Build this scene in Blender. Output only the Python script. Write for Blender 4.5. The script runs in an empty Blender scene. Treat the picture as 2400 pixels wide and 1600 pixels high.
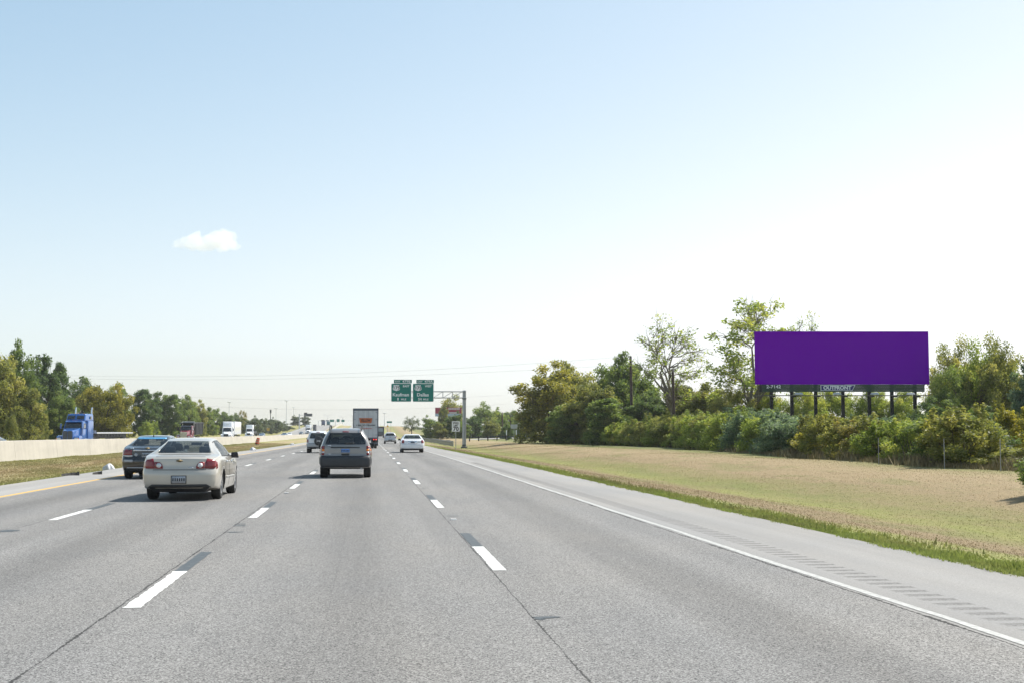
import bpy, bmesh, math, random
import numpy as np
from mathutils import Vector, Matrix
from mathutils.bvhtree import BVHTree

scene = bpy.context.scene
COL = scene.collection
R = math.radians

# ------------------------------------------------------------------ camera
F_PX, IMG_W, IMG_H = 2980.0, 2400.0, 1600.0
PITCH = math.atan(210.0 / F_PX)
YAW = math.atan(336.0 / F_PX * math.cos(PITCH))
CAM = np.array([0.0, 0.0, 1.6])
FW = np.array([math.sin(YAW) * math.cos(PITCH), math.cos(YAW) * math.cos(PITCH), math.sin(PITCH)])
RT = np.array([math.cos(YAW), -math.sin(YAW), 0.0])
UP = np.cross(RT, FW)
cam = bpy.data.cameras.new('camera')
cam.sensor_width = 36.0
cam.lens = F_PX / IMG_W * 36.0
cam.clip_start = 0.1
cam.clip_end = 30000.0
camo = bpy.data.objects.new('camera', cam)
COL.objects.link(camo)
camo.matrix_world = Matrix(((RT[0], UP[0], -FW[0], CAM[0]), (RT[1], UP[1], -FW[1], CAM[1]),
                            (RT[2], UP[2], -FW[2], CAM[2]), (0, 0, 0, 1)))
scene.camera = camo

# ------------------------------------------------------------------ sky, sun, exposure
SUN_AZ, SUN_EL = R(64), R(50)          # azimuth measured from +Y (the way the road runs) towards +X
world = bpy.data.worlds.new('World')
scene.world = world
world.use_nodes = True
wn = world.node_tree.nodes
sky = wn.new('ShaderNodeTexSky')
sky.sky_type = 'NISHITA'
sky.sun_disc = False
sky.sun_elevation = SUN_EL
sky.sun_rotation = SUN_AZ
sky.altitude = 150
sky.air_density = 1.0
sky.dust_density = 1.0
sky.ozone_density = 4.0
bg = wn['Background']
bg.inputs['Strength'].default_value = 0.111
hs = wn.new('ShaderNodeHueSaturation')          # pale late-summer air: less saturated, and more so where it is bright
hs.inputs['Saturation'].default_value = 0.76
hs.inputs['Hue'].default_value = 0.476
bw = wn.new('ShaderNodeRGBToBW')
mr = wn.new('ShaderNodeMapRange')
mr.inputs[1].default_value = 3.0
mr.inputs[2].default_value = 6.0
mr.inputs[4].default_value = 0.8
mx = wn.new('ShaderNodeMix')
mx.data_type = 'RGBA'
wl = world.node_tree.links
wl.new(sky.outputs[0], hs.inputs['Color'])
wl.new(hs.outputs[0], bw.inputs[0])
wl.new(bw.outputs[0], mr.inputs[0])
wl.new(mr.outputs[0], mx.inputs[0])
wl.new(hs.outputs[0], mx.inputs[6])
wl.new(bw.outputs[0], mx.inputs[7])
wl.new(mx.outputs[2], bg.inputs['Color'])
sun = bpy.data.lights.new('sun', 'SUN')
sun.energy = 4.2
sun.angle = R(0.53)
sun.color = (1.0, 0.955, 0.88)
suno = bpy.data.objects.new('sun', sun)
COL.objects.link(suno)
SD = Vector((math.sin(SUN_AZ) * math.cos(SUN_EL), math.cos(SUN_AZ) * math.cos(SUN_EL), math.sin(SUN_EL)))
suno.rotation_euler = (-SD).to_track_quat('-Z', 'Y').to_euler()
vs = scene.view_settings
vs.view_transform = 'Standard'
vs.look = 'None'
vs.exposure = 0.74
vs.gamma = 1.0
vs.use_curve_mapping = False
cy = scene.cycles
cy.max_bounces = 8
cy.diffuse_bounces = 3
cy.glossy_bounces = 3
cy.transmission_bounces = 6
cy.transparent_max_bounces = 24
cy.volume_bounces = 3
cy.caustics_reflective = False
cy.caustics_refractive = False

# ------------------------------------------------------------------ pixel -> place helpers
def ray(px, py):
    return FW + RT * (px - 1200.0) / F_PX + UP * (800.0 - py) / F_PX
def G(px, py, z=0.0):                       # point at height z
    d = ray(px, py); return CAM + d * ((z - CAM[2]) / d[2])
def atX(px, X, py=1000.0):                  # distance Y where the column px crosses X
    d = ray(px, py); return d[1] * X / d[0]
def atY(px, py, Y):
    d = ray(px, py); return CAM + d * (Y / d[1])
def zof(X, Y, py):                          # height that shows at row py above (X, Y)
    q = np.array([X, Y, 0.0]) - np.array([0, 0, CAM[2]])
    D, v, s = q @ FW, q @ UP, (800.0 - py) / F_PX
    return (s * D - v) / (UP[2] - s * FW[2])
def kpx(X, Y):                              # source pixels per metre at (X, Y)
    return F_PX / (np.array([X, Y, -0.5]) @ FW)

# ------------------------------------------------------------------ terrain
def pchip(xs, ys):
    xs = np.asarray(xs, float); ys = np.asarray(ys, float)
    h = np.diff(xs); dl = np.diff(ys) / h
    m = np.zeros(len(xs)); m[0] = dl[0]; m[-1] = dl[-1]
    for i in range(1, len(xs) - 1):
        if dl[i - 1] * dl[i] > 0:
            w1, w2 = 2 * h[i] + h[i - 1], h[i] + 2 * h[i - 1]
            m[i] = (w1 + w2) / (w1 / dl[i - 1] + w2 / dl[i])
    def f(x):
        x = np.clip(np.asarray(x, float), xs[0], xs[-1])
        i = np.clip(np.searchsorted(xs, x, side='right') - 1, 0, len(xs) - 2)
        t = (x - xs[i]) / h[i]
        return ((1 + 2 * t) * (1 - t) ** 2 * ys[i] + t * (1 - t) ** 2 * h[i] * m[i]
                + t * t * (3 - 2 * t) * ys[i + 1] + t * t * (t - 1) * h[i] * m[i + 1])
    return f
def sst(a, b, x):
    t = np.clip((np.asarray(x, float) - a) / (b - a), 0, 1); return t * t * (3 - 2 * t)
prof = pchip([-400, 60, 150, 300, 410, 500, 590, 680, 764, 860, 1000, 1300, 9000],
             [0, 0, -.18, -.32, -.30, -.05, .75, 2.5, 4.3, 5.5, 5.7, 3.0, -1.0])
XL_YEL, X_C, X_B, X_A, X_FOG = -8.95, -5.68, -2.13, 1.52, 4.93
X_SHL, X_SHR, X_WALL = -10.85, 7.2, -18.5
def ground_z(x, y):
    x = np.asarray(x, float); y = np.asarray(y, float)
    p = prof(y)
    base = p - 0.055
    # right verge: shallow ditch, low bank under the hedge
    dip = -0.42 * np.exp(-((x - 12.5) / 3.2) ** 2) + 0.25 * sst(16, 21, x)
    rough = 0.03 * np.sin(x * 0.9 + y * 0.13) * sst(8, 12, x) + 0.03 * np.sin(y * 0.31 + x * 0.4) * sst(9, 14, x)
    z = base + np.where(x > 7.2, dip + rough, 0)
    # right embankment falls away from the raised road
    fall = np.clip(p - 0.3, 0, None) * sst(11, 52, x)
    z = z - fall
    # median and far carriageway
    med = 0.14 * sst(-11, -18, x) + 0.03 * np.sin(y * 0.4 + x) * sst(-11.2, -12.5, x) * sst(-19, -17.5, x)
    z = z + np.where(x < X_SHL, med, 0) - 0.18 * sst(-18.8, -20.2, x)
    lb = sst(-39, -47, x)
    z = z + lb * 0.75 - np.clip(p - 0.3, 0, None) * sst(-42, -75, x)
    return z

# ------------------------------------------------------------------ materials
MATS = {}
def newmat(name):
    m = bpy.data.materials.new(name); m.use_nodes = True
    nt = m.node_tree
    return m, nt, nt.nodes, nt.links, nt.nodes['Principled BSDF']
def pm(name, col, rough=0.5, metal=0.0, coat=0.0, var=0.08, scale=6.0, bump=0.0, spec=0.5, emit=None):
    if name in MATS: return MATS[name]
    m, nt, N, L, b = newmat(name)
    tc = N.new('ShaderNodeTexCoord')
    nz = N.new('ShaderNodeTexNoise'); nz.inputs['Scale'].default_value = scale; nz.inputs['Detail'].default_value = 4
    L.new(tc.outputs['Object'], nz.inputs['Vector'])
    rp = N.new('ShaderNodeMapRange')
    rp.inputs['From Min'].default_value = .25; rp.inputs['From Max'].default_value = .75
    rp.inputs['To Min'].default_value = 1 - var; rp.inputs['To Max'].default_value = 1 + var
    L.new(nz.outputs['Fac'], rp.inputs['Value'])
    mx = N.new('ShaderNodeVectorMath'); mx.operation = 'SCALE'
    mx.inputs[0].default_value = col[:3]
    L.new(rp.outputs[0], mx.inputs['Scale'])
    L.new(mx.outputs[0], b.inputs['Base Color'])
    b.inputs['Roughness'].default_value = rough
    b.inputs['Metallic'].default_value = metal
    b.inputs['Coat Weight'].default_value = coat
    b.inputs['Coat Roughness'].default_value = 0.06
    b.inputs['Specular IOR Level'].default_value = spec
    if bump:
        bp = N.new('ShaderNodeBump'); bp.inputs['Strength'].default_value = bump; bp.inputs['Distance'].default_value = 0.02
        L.new(nz.outputs['Fac'], bp.inputs['Height']); L.new(bp.outputs[0], b.inputs['Normal'])
    if emit:
        b.inputs['Emission Color'].default_value = (*emit[:3], 1); b.inputs['Emission Strength'].default_value = emit[3]
    MATS[name] = m
    return m
def glassmat(name, tint, refl=0.08):
    if name in MATS: return MATS[name]
    m, nt, N, L, b = newmat(name)
    N.remove(b)
    tr = N.new('ShaderNodeBsdfTransparent'); tr.inputs[0].default_value = (*tint, 1)
    gl = N.new('ShaderNodeBsdfGlossy'); gl.inputs['Roughness'].default_value = 0.03
    nz = N.new('ShaderNodeTexNoise'); nz.inputs['Scale'].default_value = 3
    lw = N.new('ShaderNodeLayerWeight'); lw.inputs['Blend'].default_value = 0.25
    mr = N.new('ShaderNodeMapRange'); mr.inputs['To Min'].default_value = refl; mr.inputs['To Max'].default_value = 0.75
    L.new(lw.outputs['Fresnel'], mr.inputs['Value'])
    mx = N.new('ShaderNodeMixShader'); L.new(mr.outputs[0], mx.inputs[0])
    L.new(tr.outputs[0], mx.inputs[1]); L.new(gl.outputs[0], mx.inputs[2])
    L.new(mx.outputs[0], N['Material Output'].inputs['Surface'])
    MATS[name] = m
    return m
class NB:                                    # tiny node-expression helper
    def __init__(s, nt): s.N, s.L = nt.nodes, nt.links
    def val(s, sock, v):
        if isinstance(v, (int, float)): sock.default_value = v
        elif isinstance(v, tuple): sock.default_value = v if len(v) == len(sock.default_value) else (*v, 1)
        else: s.L.new(v, sock)
    def m(s, op, a, b=0.0, c=0.0, clamp=False):
        n = s.N.new('ShaderNodeMath'); n.operation = op; n.use_clamp = clamp
        s.val(n.inputs[0], a); s.val(n.inputs[1], b); s.val(n.inputs[2], c); return n.outputs[0]
    def noise(s, vec, scale, detail=3, rough=.55):
        n = s.N.new('ShaderNodeTexNoise'); s.L.new(vec, n.inputs['Vector'])
        n.inputs['Scale'].default_value = scale; n.inputs['Detail'].default_value = detail; n.inputs['Roughness'].default_value = rough
        return n.outputs['Fac']
    def mapv(s, vec, sc):
        n = s.N.new('ShaderNodeMapping'); s.L.new(vec, n.inputs['Vector']); n.inputs['Scale'].default_value = sc; return n.outputs[0]
    def mix(s, f, a, b):
        n = s.N.new('ShaderNodeMix'); n.data_type = 'RGBA'
        s.val(n.inputs[0], f); s.val(n.inputs[6], a); s.val(n.inputs[7], b); return n.outputs[2]
    def rng(s, v, a, b, c=0.0, d=1.0, smooth=False):
        n = s.N.new('ShaderNodeMapRange'); s.val(n.inputs[0], v)
        if smooth: n.interpolation_type = 'SMOOTHSTEP'
        for i, q in enumerate((a, b, c, d)): n.inputs[i + 1].default_value = q
        return n.outputs[0]
    def ramp(s, v, stops):
        n = s.N.new('ShaderNodeValToRGB'); s.L.new(v, n.inputs[0]); e = n.color_ramp.elements
        while len(e) < len(stops): e.new(0.5)
        for q, (p, c) in zip(e, stops): q.position = p; q.color = (*c, 1)
        return n.outputs[0]
    def bump(s, h, strength, dist):
        n = s.N.new('ShaderNodeBump'); s.L.new(h, n.inputs['Height'])
        n.inputs['Strength'].default_value = strength; n.inputs['Distance'].default_value = dist; return n.outputs[0]

def asphalt(name, base, contrast, cracks=(), speck=90.0, warm=0.0, oil=0.0):
    m, nt, N, L, b = newmat(name); q = NB(nt)
    co = N.new('ShaderNodeTexCoord').outputs['Object']
    sx = N.new('ShaderNodeSeparateXYZ'); L.new(co, sx.inputs[0])
    vor = N.new('ShaderNodeTexVoronoi'); vor.inputs['Scale'].default_value = speck; L.new(co, vor.inputs['Vector'])
    sc = N.new('ShaderNodeSeparateColor'); L.new(vor.outputs['Color'], sc.inputs[0])
    fine = q.noise(co, speck * .33, 3, .7)
    stone = q.m('ADD', q.m('MULTIPLY', sc.outputs[0], .55), q.m('MULTIPLY', fine, .45))
    streak = q.noise(q.mapv(co, (1.3, .035, 1)), 1.0, 3)
    blot = q.noise(q.mapv(co, (.5, .16, 1)), 1.0, 4)
    v = q.rng(stone, .15, .85, 1 - contrast, 1 + contrast)
    v = q.m('MULTIPLY', v, q.rng(streak, .3, .7, .90, 1.09))
    v = q.m('MULTIPLY', v, q.rng(blot, .3, .7, .93, 1.06))
    if oil:                                    # darker oily band down each lane centre, broken up
        fr = q.m('FRACT', q.m('ADD', q.m('DIVIDE', q.m('SUBTRACT', sx.outputs[0], 1.52), 3.6), 10.0))
        dc = q.m('ABSOLUTE', q.m('SUBTRACT', fr, .5))
        band = q.rng(dc, .03, .24, 1.0, 0.0, True)
        band = q.m('MULTIPLY', band, q.rng(q.noise(q.mapv(co, (.9, .05, 1)), 1.0, 4), .3, .7, .35, 1.25))
        v = q.m('MULTIPLY', v, q.m('SUBTRACT', 1.0, q.m('MULTIPLY', band, oil)))
        stain = q.rng(q.noise(q.mapv(co, (1.1, .3, 1)), 1.0, 6, .72), .62, .80)
        v = q.m('MULTIPLY', v, q.m('SUBTRACT', 1.0, q.m('MULTIPLY', stain, .10)))
    col = N.new('ShaderNodeVectorMath'); col.operation = 'SCALE'
    tint = q.mix(q.rng(blot, .35, .7), (base * 1.015, base * 1.0, base * .975), (base * (1.035 + warm), base * .995, base * (.935 - warm)))
    L.new(tint, col.inputs[0]); L.new(v, col.inputs['Scale'])
    out = col.outputs[0]
    for (x0, wid, dark) in cracks:
        wob = q.m('ADD', q.m('MULTIPLY', q.m('SUBTRACT', q.noise(q.mapv(co, (0, 1.3, 0)), 1.0, 3, .6), .5), .05), q.m('MULTIPLY', q.m('SUBTRACT', q.noise(q.mapv(co, (0, 14, 0)), 1.0, 3, .7), .5), .045))
        d = q.m('ABSOLUTE', q.m('SUBTRACT', q.m('SUBTRACT', sx.outputs[0], x0), wob))
        ww = q.m('MULTIPLY', q.rng(q.noise(q.mapv(co, (0, .9, 0)), 1.0, 3), .35, .7, wid * .4, wid * 1.5), q.rng(q.noise(q.mapv(co, (3, 22, 0)), 1.0, 3, .7), .38, .6, .35, 1.35))
        f = q.m('SUBTRACT', 1.0, q.m('DIVIDE', d, ww), clamp=True)
        f = q.m('MULTIPLY', q.m('MINIMUM', q.m('MULTIPLY', f, 3.0), 1.0), dark)
        out = q.mix(f, out, (.022, .021, .02))
    L.new(out, b.inputs['Base Color'])
    b.inputs['Roughness'].default_value = .85
    b.inputs['Specular IOR Level'].default_value = .25
    L.new(q.bump(stone, .5, .006), b.inputs['Normal'])
    return m
MAT_ROAD = asphalt('road_asphalt', .192, .95, [(X_A - .10, .010, .85), (X_B - .13, .014, .85), (X_C - .1, .010, .8), (-.35, .005, .3)], 105.0, oil=.20)
MAT_FAR_ROAD = asphalt('far_road_asphalt', .245, .25)
MAT_SHOULDER = asphalt('shoulder_asphalt', .262, .22, [(X_FOG - .10, .026, .95)], 120.0, .01)
MAT_SHOULDER_L = asphalt('left_shoulder_asphalt', .30, .16, [], 120.0, .012)
MAT_GROOVE = asphalt('groove_asphalt', .20, .3)

def paint_line(name, colr, worn=0.0):
    m, nt, N, L, b = newmat(name); q = NB(nt)
    co = N.new('ShaderNodeTexCoord').outputs['Object']
    w = q.noise(co, 14, 5, .7)
    g = q.noise(co, 90, 2)
    wear = q.m('MAXIMUM', q.rng(w, .54 - worn * .12, .66 - worn * .08), q.m('MULTIPLY', q.rng(g, .62, .72), .5))
    L.new(q.mix(q.m('MULTIPLY', wear, .55), colr, (.22, .22, .21)), b.inputs['Base Color'])
    b.inputs['Roughness'].default_value = .6
    L.new(q.bump(g, .3, .004), b.inputs['Normal'])
    return m
MAT_WHITE_LINE = paint_line('white_line_paint', (.72, .72, .69), .35)
MAT_EDGE_LINE = paint_line('worn_edge_paint', (.47, .465, .44), 1.0)
MAT_YELLOW_LINE = paint_line('yellow_line_paint', (.72, .42, .06))
MAT_BLACK_LINE = paint_line('black_line_paint', (.055, .065, .07))

def grass_nodes(nt, stops, x0, x1, blade=False):
    q = NB(nt); N, L = nt.nodes, nt.links
    co = N.new('ShaderNodeTexCoord').outputs['Object']
    sx = N.new('ShaderNodeSeparateXYZ'); L.new(co, sx.inputs[0])
    warp = q.m('MULTIPLY', q.m('SUBTRACT', q.noise(q.mapv(co, (.25, .035, 0)), 1.0, 4), .5), 4.5)
    warp2 = q.m('MULTIPLY', q.m('SUBTRACT', q.noise(q.mapv(co, (1.2, .45, 0)), 1.0, 5, .7), .5), 2.4)
    t = q.rng(q.m('ADD', q.m('ADD', sx.outputs[0], warp), warp2), x0, x1)
    col = q.ramp(t, stops)
    fine = q.noise(q.mapv(co, (1, .7, 1)), 9.0, 5, .7)
    straw = q.rng(q.noise(q.mapv(co, (.9, .35, 0)), 1.0, 6, .75), .46, .66)
    col = q.mix(q.m('MULTIPLY', straw, .38), col, (.30, .225, .125))
    patch = q.rng(q.noise(q.mapv(co, (.42, .11, 0)), 1.0, 5, .7), .50, .62)
    col = q.mix(q.m('MULTIPLY', patch, .42), col, (.165, .185, .058))
    earth = q.rng(q.noise(q.mapv(co, (.55, .07, 3)), 1.0, 5, .7), .54, .66)
    col = q.mix(q.m('MULTIPLY', earth, .35), col, (.205, .15, .085))
    sc = N.new('ShaderNodeVectorMath'); sc.operation = 'SCALE'; L.new(col, sc.inputs[0])
    L.new(q.rng(fine, .25, .75, .74, 1.26), sc.inputs['Scale'])
    return q, sc.outputs[0], fine, co
VERGE = [(0.0, (.27, .32, .08)), (.08, (.26, .29, .078)), (.15, (.235, .18, .10)), (.24, (.25, .19, .108)), (.31, (.235, .24, .075)), (.40, (.215, .205, .075)),
         (.50, (.285, .218, .122)), (.68, (.34, .26, .152)), (.80, (.275, .228, .118)), (.89, (.20, .205, .075)), (1.0, (.15, .16, .058))]
MEDIAN = [(0.0, (.24, .23, .08)), (.12, (.26, .26, .09)), (.3, (.30, .28, .13)), (.55, (.38, .30, .175)), (.8, (.33, .285, .14)), (1.0, (.26, .27, .09))]
def grass_mat(name, stops, x0, x1, blade):
    m, nt, N, L, b = newmat(name)
    q, col, fine, co = grass_nodes(nt, stops, x0, x1, blade)
    L.new(col, b.inputs['Base Color'])
    b.inputs['Roughness'].default_value = .8
    b.inputs['Specular IOR Level'].default_value = .15
    if blade:
        tl = N.new('ShaderNodeBsdfTranslucent'); L.new(col, tl.inputs[0])
        mx = N.new('ShaderNodeMixShader'); mx.inputs[0].default_value = .35
        L.new(b.outputs[0], mx.inputs[1]); L.new(tl.outputs[0], mx.inputs[2])
        L.new(mx.outputs[0], N['Material Output'].inputs['Surface'])
    else:
        L.new(q.bump(fine, .9, .09), b.inputs['Normal'])
    return m
MAT_VERGE = grass_mat('verge_ground', VERGE, 6.8, 25, False)
MAT_VERGE_B = grass_mat('verge_blades', VERGE, 6.8, 25, True)
MAT_MEDIAN = grass_mat('median_ground', MEDIAN, -19.2, -10.5, False)
MAT_MEDIAN_B = grass_mat('median_blades', MEDIAN, -19.2, -10.5, True)

def leaf_mat(name, c1, c2, c3):
    m, nt, N, L, b = newmat(name); q = NB(nt)
    at = N.new('ShaderNodeAttribute'); at.attribute_name = 'tint'
    oi = N.new('ShaderNodeObjectInfo')
    t = q.m('ADD', at.outputs['Fac'], q.m('MULTIPLY', q.m('SUBTRACT', oi.outputs['Random'], .5), .3), clamp=True)
    col = q.ramp(t, [(0.0, c1), (.5, c2), (1.0, c3)])
    L.new(col, b.inputs['Base Color'])
    b.inputs['Roughness'].default_value = .55
    b.inputs['Specular IOR Level'].default_value = .3
    tl = N.new('ShaderNodeBsdfTranslucent')
    sc = N.new('ShaderNodeVectorMath'); sc.operation = 'MULTIPLY'; L.new(col, sc.inputs[0]); sc.inputs[1].default_value = (1.3, 1.25, .7)
    L.new(sc.outputs[0], tl.inputs[0])
    mx = N.new('ShaderNodeMixShader'); mx.inputs[0].default_value = .52
    L.new(b.outputs[0], mx.inputs[1]); L.new(tl.outputs[0], mx.inputs[2])
    L.new(mx.outputs[0], N['Material Output'].inputs['Surface'])
    MATS[name] = m
    return m
leaf_mat('leaf_dark', (0.063, 0.105, 0.052), (0.107, 0.168, 0.073), (0.205, 0.255, 0.104))
leaf_mat('leaf_green', (0.099, 0.150, 0.054), (0.170, 0.237, 0.079), (0.303, 0.352, 0.125))
leaf_mat('leaf_olive', (0.133, 0.156, 0.059), (0.242, 0.262, 0.087), (0.391, 0.368, 0.137))
leaf_mat('leaf_lime', (0.153, 0.212, 0.053), (0.277, 0.347, 0.088), (0.463, 0.473, 0.142))
leaf_mat('leaf_mustard', (0.132, 0.143, 0.035), (0.259, 0.248, 0.053), (0.418, 0.369, 0.083))
leaf_mat('leaf_blue', (0.094, 0.144, 0.100), (0.172, 0.247, 0.171), (0.310, 0.373, 0.262))
leaf_mat('leaf_gold', (0.106, 0.126, 0.040), (0.235, 0.236, 0.058), (0.439, 0.396, 0.096))
leaf_mat('leaf_rust', (0.138, 0.133, 0.053), (0.251, 0.231, 0.079), (0.388, 0.294, 0.112))
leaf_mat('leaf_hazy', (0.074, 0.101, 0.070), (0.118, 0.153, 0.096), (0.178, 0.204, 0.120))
BARK = pm('bark', (.085, .068, .052), .9, var=.35, scale=9, bump=.6)
BARK_PALE = pm('pale_bark', (.17, .145, .115), .9, var=.3, scale=9, bump=.6)

# ------------------------------------------------------------------ object helpers
def link(o, parent=None):
    COL.objects.link(o)
    if parent is not None: o.parent = parent
    return o
def tag(o, label=None, cat=None, group=None, kind=None):
    if label: o['label'] = label
    if cat: o['category'] = cat
    if group: o['group'] = group
    if kind: o['kind'] = kind
    return o
def thing(name, label, cat, loc=(0, 0, 0), rz=0.0, group=None):
    o = bpy.data.objects.new(name, None); o.empty_display_size = .2
    o.location = loc; o.rotation_euler = (0, 0, rz)
    return tag(link(o), label, cat, group)
def meshobj(name, me, mat, parent=None, loc=None, rot=None):
    if mat is not None and len(me.materials) == 0: me.materials.append(mat)
    o = bpy.data.objects.new(name, me)
    link(o, parent)
    if loc is not None: o.location = loc
    if rot is not None: o.rotation_euler = rot
    return o
def npmesh(name, verts, faces, smooth=False):
    me = bpy.data.meshes.new(name)
    if isinstance(faces, np.ndarray) and len(faces):
        v = np.asarray(verts, np.float32); k = faces.shape[1]
        me.vertices.add(len(v)); me.vertices.foreach_set('co', v.ravel())
        me.loops.add(faces.size); me.loops.foreach_set('vertex_index', faces.ravel().astype(np.int32))
        me.polygons.add(len(faces)); me.polygons.foreach_set('loop_start', np.arange(0, faces.size, k, dtype=np.int32))
        me.update(calc_edges=True)
    else:
        me.from_pydata([tuple(map(float, p)) for p in verts], [], faces); me.update()
    if smooth: me.polygons.foreach_set('use_smooth', [True] * len(me.polygons))
    return me
class MB:
    def __init__(s): s.v, s.f = [], []
    def add(s, v, f):
        n = len(s.v); s.v += [tuple(map(float, p)) for p in v]; s.f += [tuple(i + n for i in q) for q in f]; return s
    def box(s, x0, x1, y0, y1, z0, z1):
        return s.hexa([(x0, y0, z0), (x1, y0, z0), (x1, y1, z0), (x0, y1, z0)], [(x0, y0, z1), (x1, y0, z1), (x1, y1, z1), (x0, y1, z1)])
    def hexa(s, b, t):
        return s.add(list(b) + list(t), [(3, 2, 1, 0), (4, 5, 6, 7), (0, 1, 5, 4), (1, 2, 6, 5), (2, 3, 7, 6), (3, 0, 4, 7)])
    def prism(s, poly, a, b, axis='y'):          # poly of 2D points swept along an axis
        P = {'y': lambda p, t: (p[0], t, p[1]), 'x': lambda p, t: (t, p[0], p[1]), 'z': lambda p, t: (p[0], p[1], t)}[axis]
        n = len(poly)
        return s.add([P(p, a) for p in poly] + [P(p, b) for p in poly],
                     [tuple(range(n))[::-1], tuple(range(n, 2 * n))] + [(i, (i + 1) % n, n + (i + 1) % n, n + i) for i in range(n)])
    def tube(s, pts, rad, n=8, cap=True):
        pts = [np.array(p, float) for p in pts]
        rad = [rad] * len(pts) if isinstance(rad, (int, float)) else rad
        vs_, fs = [], []
        for i, p in enumerate(pts):
            d = pts[min(i + 1, len(pts) - 1)] - pts[max(i - 1, 0)]; d /= (np.linalg.norm(d) + 1e-9)
            a = np.cross(d, (0, 0, 1.0) if abs(d[2]) < .9 else (1.0, 0, 0)); a /= np.linalg.norm(a); b = np.cross(d, a)
            for k in range(n):
                t = 2 * math.pi * k / n; vs_.append(p + (a * math.cos(t) + b * math.sin(t)) * rad[i])
        for i in range(len(pts) - 1):
            for k in range(n):
                fs.append((i * n + k, i * n + (k + 1) % n, (i + 1) * n + (k + 1) % n, (i + 1) * n + k))
        if cap: fs += [tuple(range(n))[::-1], tuple(range((len(pts) - 1) * n, len(pts) * n))]
        return s.add(vs_, fs)
    def lathe(s, prof_, n=24, axis='x', c=(0, 0, 0)):   # prof_: (radius, along)
        vs_, fs = [], []
        for (r, t) in prof_:
            for k in range(n):
                a = 2 * math.pi * k / n; q = (t, r * math.cos(a), r * math.sin(a)) if axis == 'x' else (r * math.cos(a), r * math.sin(a), t)
                vs_.append((q[0] + c[0], q[1] + c[1], q[2] + c[2]))
        for i in range(len(prof_) - 1):
            for k in range(n): fs.append((i * n + k, i * n + (k + 1) % n, (i + 1) * n + (k + 1) % n, (i + 1) * n + k))
        return s.add(vs_, fs)
    def mesh(s, name, bevel=0.0, smooth=False, seg=2):
        me = npmesh(name, s.v, s.f)
        bm = bmesh.new(); bm.from_mesh(me)
        bmesh.ops.recalc_face_normals(bm, faces=bm.faces)
        if bevel:
            ed = [e for e in bm.edges if len(e.link_faces) == 2 and e.calc_face_angle(0) > .5]
            bmesh.ops.bevel(bm, geom=ed, offset=bevel, segments=seg, affect='EDGES', profile=.6, clamp_overlap=True)
        if smooth:
            for f in bm.faces: f.smooth = True
            for e in bm.edges:
                if len(e.link_faces) == 2 and e.calc_face_angle(0) > .7: e.smooth = False
        bm.to_mesh(me); bm.free()
        return me
    def build(s, name, mat, parent=None, bevel=0.0, smooth=False, loc=None, rot=None, seg=2):
        return meshobj(name, s.mesh(name, bevel, smooth, seg), mat, parent, loc, rot)
def ordinal(n):
    w = ['first', 'second', 'third', 'fourth', 'fifth', 'sixth', 'seventh', 'eighth', 'ninth', 'tenth', 'eleventh', 'twelfth']
    if n <= 12: return w[n - 1]
    return f"{n}{'th' if 10 <= n % 100 <= 20 else {1: 'st', 2: 'nd', 3: 'rd'}.get(n % 10, 'th')}"
TEXT_CACHE = {}
def text(name, body, size, mat, parent, loc, width=None, bold=0.0, depth=.012, align='CENTER', shear=0.0, rot=(math.pi / 2, 0, 0)):
    c = bpy.data.curves.new('lettering', 'FONT')
    c.body = body; c.size = size; c.align_x = align; c.align_y = 'CENTER'
    c.extrude = depth; c.offset = bold; c.shear = shear; c.resolution_u = 3
    o = bpy.data.objects.new('lettering', c); COL.objects.link(o)
    bpy.context.view_layer.update()
    me = bpy.data.meshes.new_from_object(o.evaluated_get(bpy.context.evaluated_depsgraph_get()))
    bpy.data.objects.remove(o); bpy.data.curves.remove(c)
    if width and len(me.vertices):
        xs = [v.co.x for v in me.vertices]; w = max(xs) - min(xs)
        for v in me.vertices: v.co.x *= width / w
    me.materials.clear()
    return meshobj(name, me, mat, parent, loc, rot)
# ================================================================== the setting
def spacing(*segs):
    out = []
    for a, b, st in segs: out += list(np.arange(a, b, st))
    out.append(segs[-1][1]); return np.array(sorted(set(np.round(out, 3))))
gx = spacing((-3000, -400, 260), (-400, -100, 30), (-100, -48, 4), (-48, -36, 1.0), (-36, -20.4, 2.6), (-20.4, -18.0, .3), (-18.0, -10, .6),
             (-10, 7, 4), (7, 27, .5), (27, 60, 3), (60, 200, 20), (200, 3000, 280))
gy = spacing((-250, -20, 20), (-20, 130, 1.5), (130, 400, 6), (400, 1300, 15), (1300, 5600, 200))
XX, YY = np.meshgrid(gx, gy)
ZZ = ground_z(XX, YY)
ZZ = np.where((XX > X_SHL + .02) & (XX < X_SHR - .02), prof(YY) - .12, ZZ)
gv = np.stack([XX, YY, ZZ], -1).reshape(-1, 3)
nx, ny = len(gx), len(gy)
ii = (np.arange(ny - 1)[:, None] * nx + np.arange(nx - 1)[None, :]).ravel()
gf = np.stack([ii, ii + 1, ii + nx + 1, ii + nx], -1)
gm = npmesh('ground', gv, gf, True)
gm.materials.append(MAT_VERGE); gm.materials.append(MAT_MEDIAN)
cxm = gv[gf].mean(1)[:, 0]
gm.polygons.foreach_set('material_index', (cxm < 0).astype(np.int32))
ground = tag(meshobj('ground', gm, None), 'mown dry grass ground on both sides of the motorway', 'ground', kind='structure')

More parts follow.
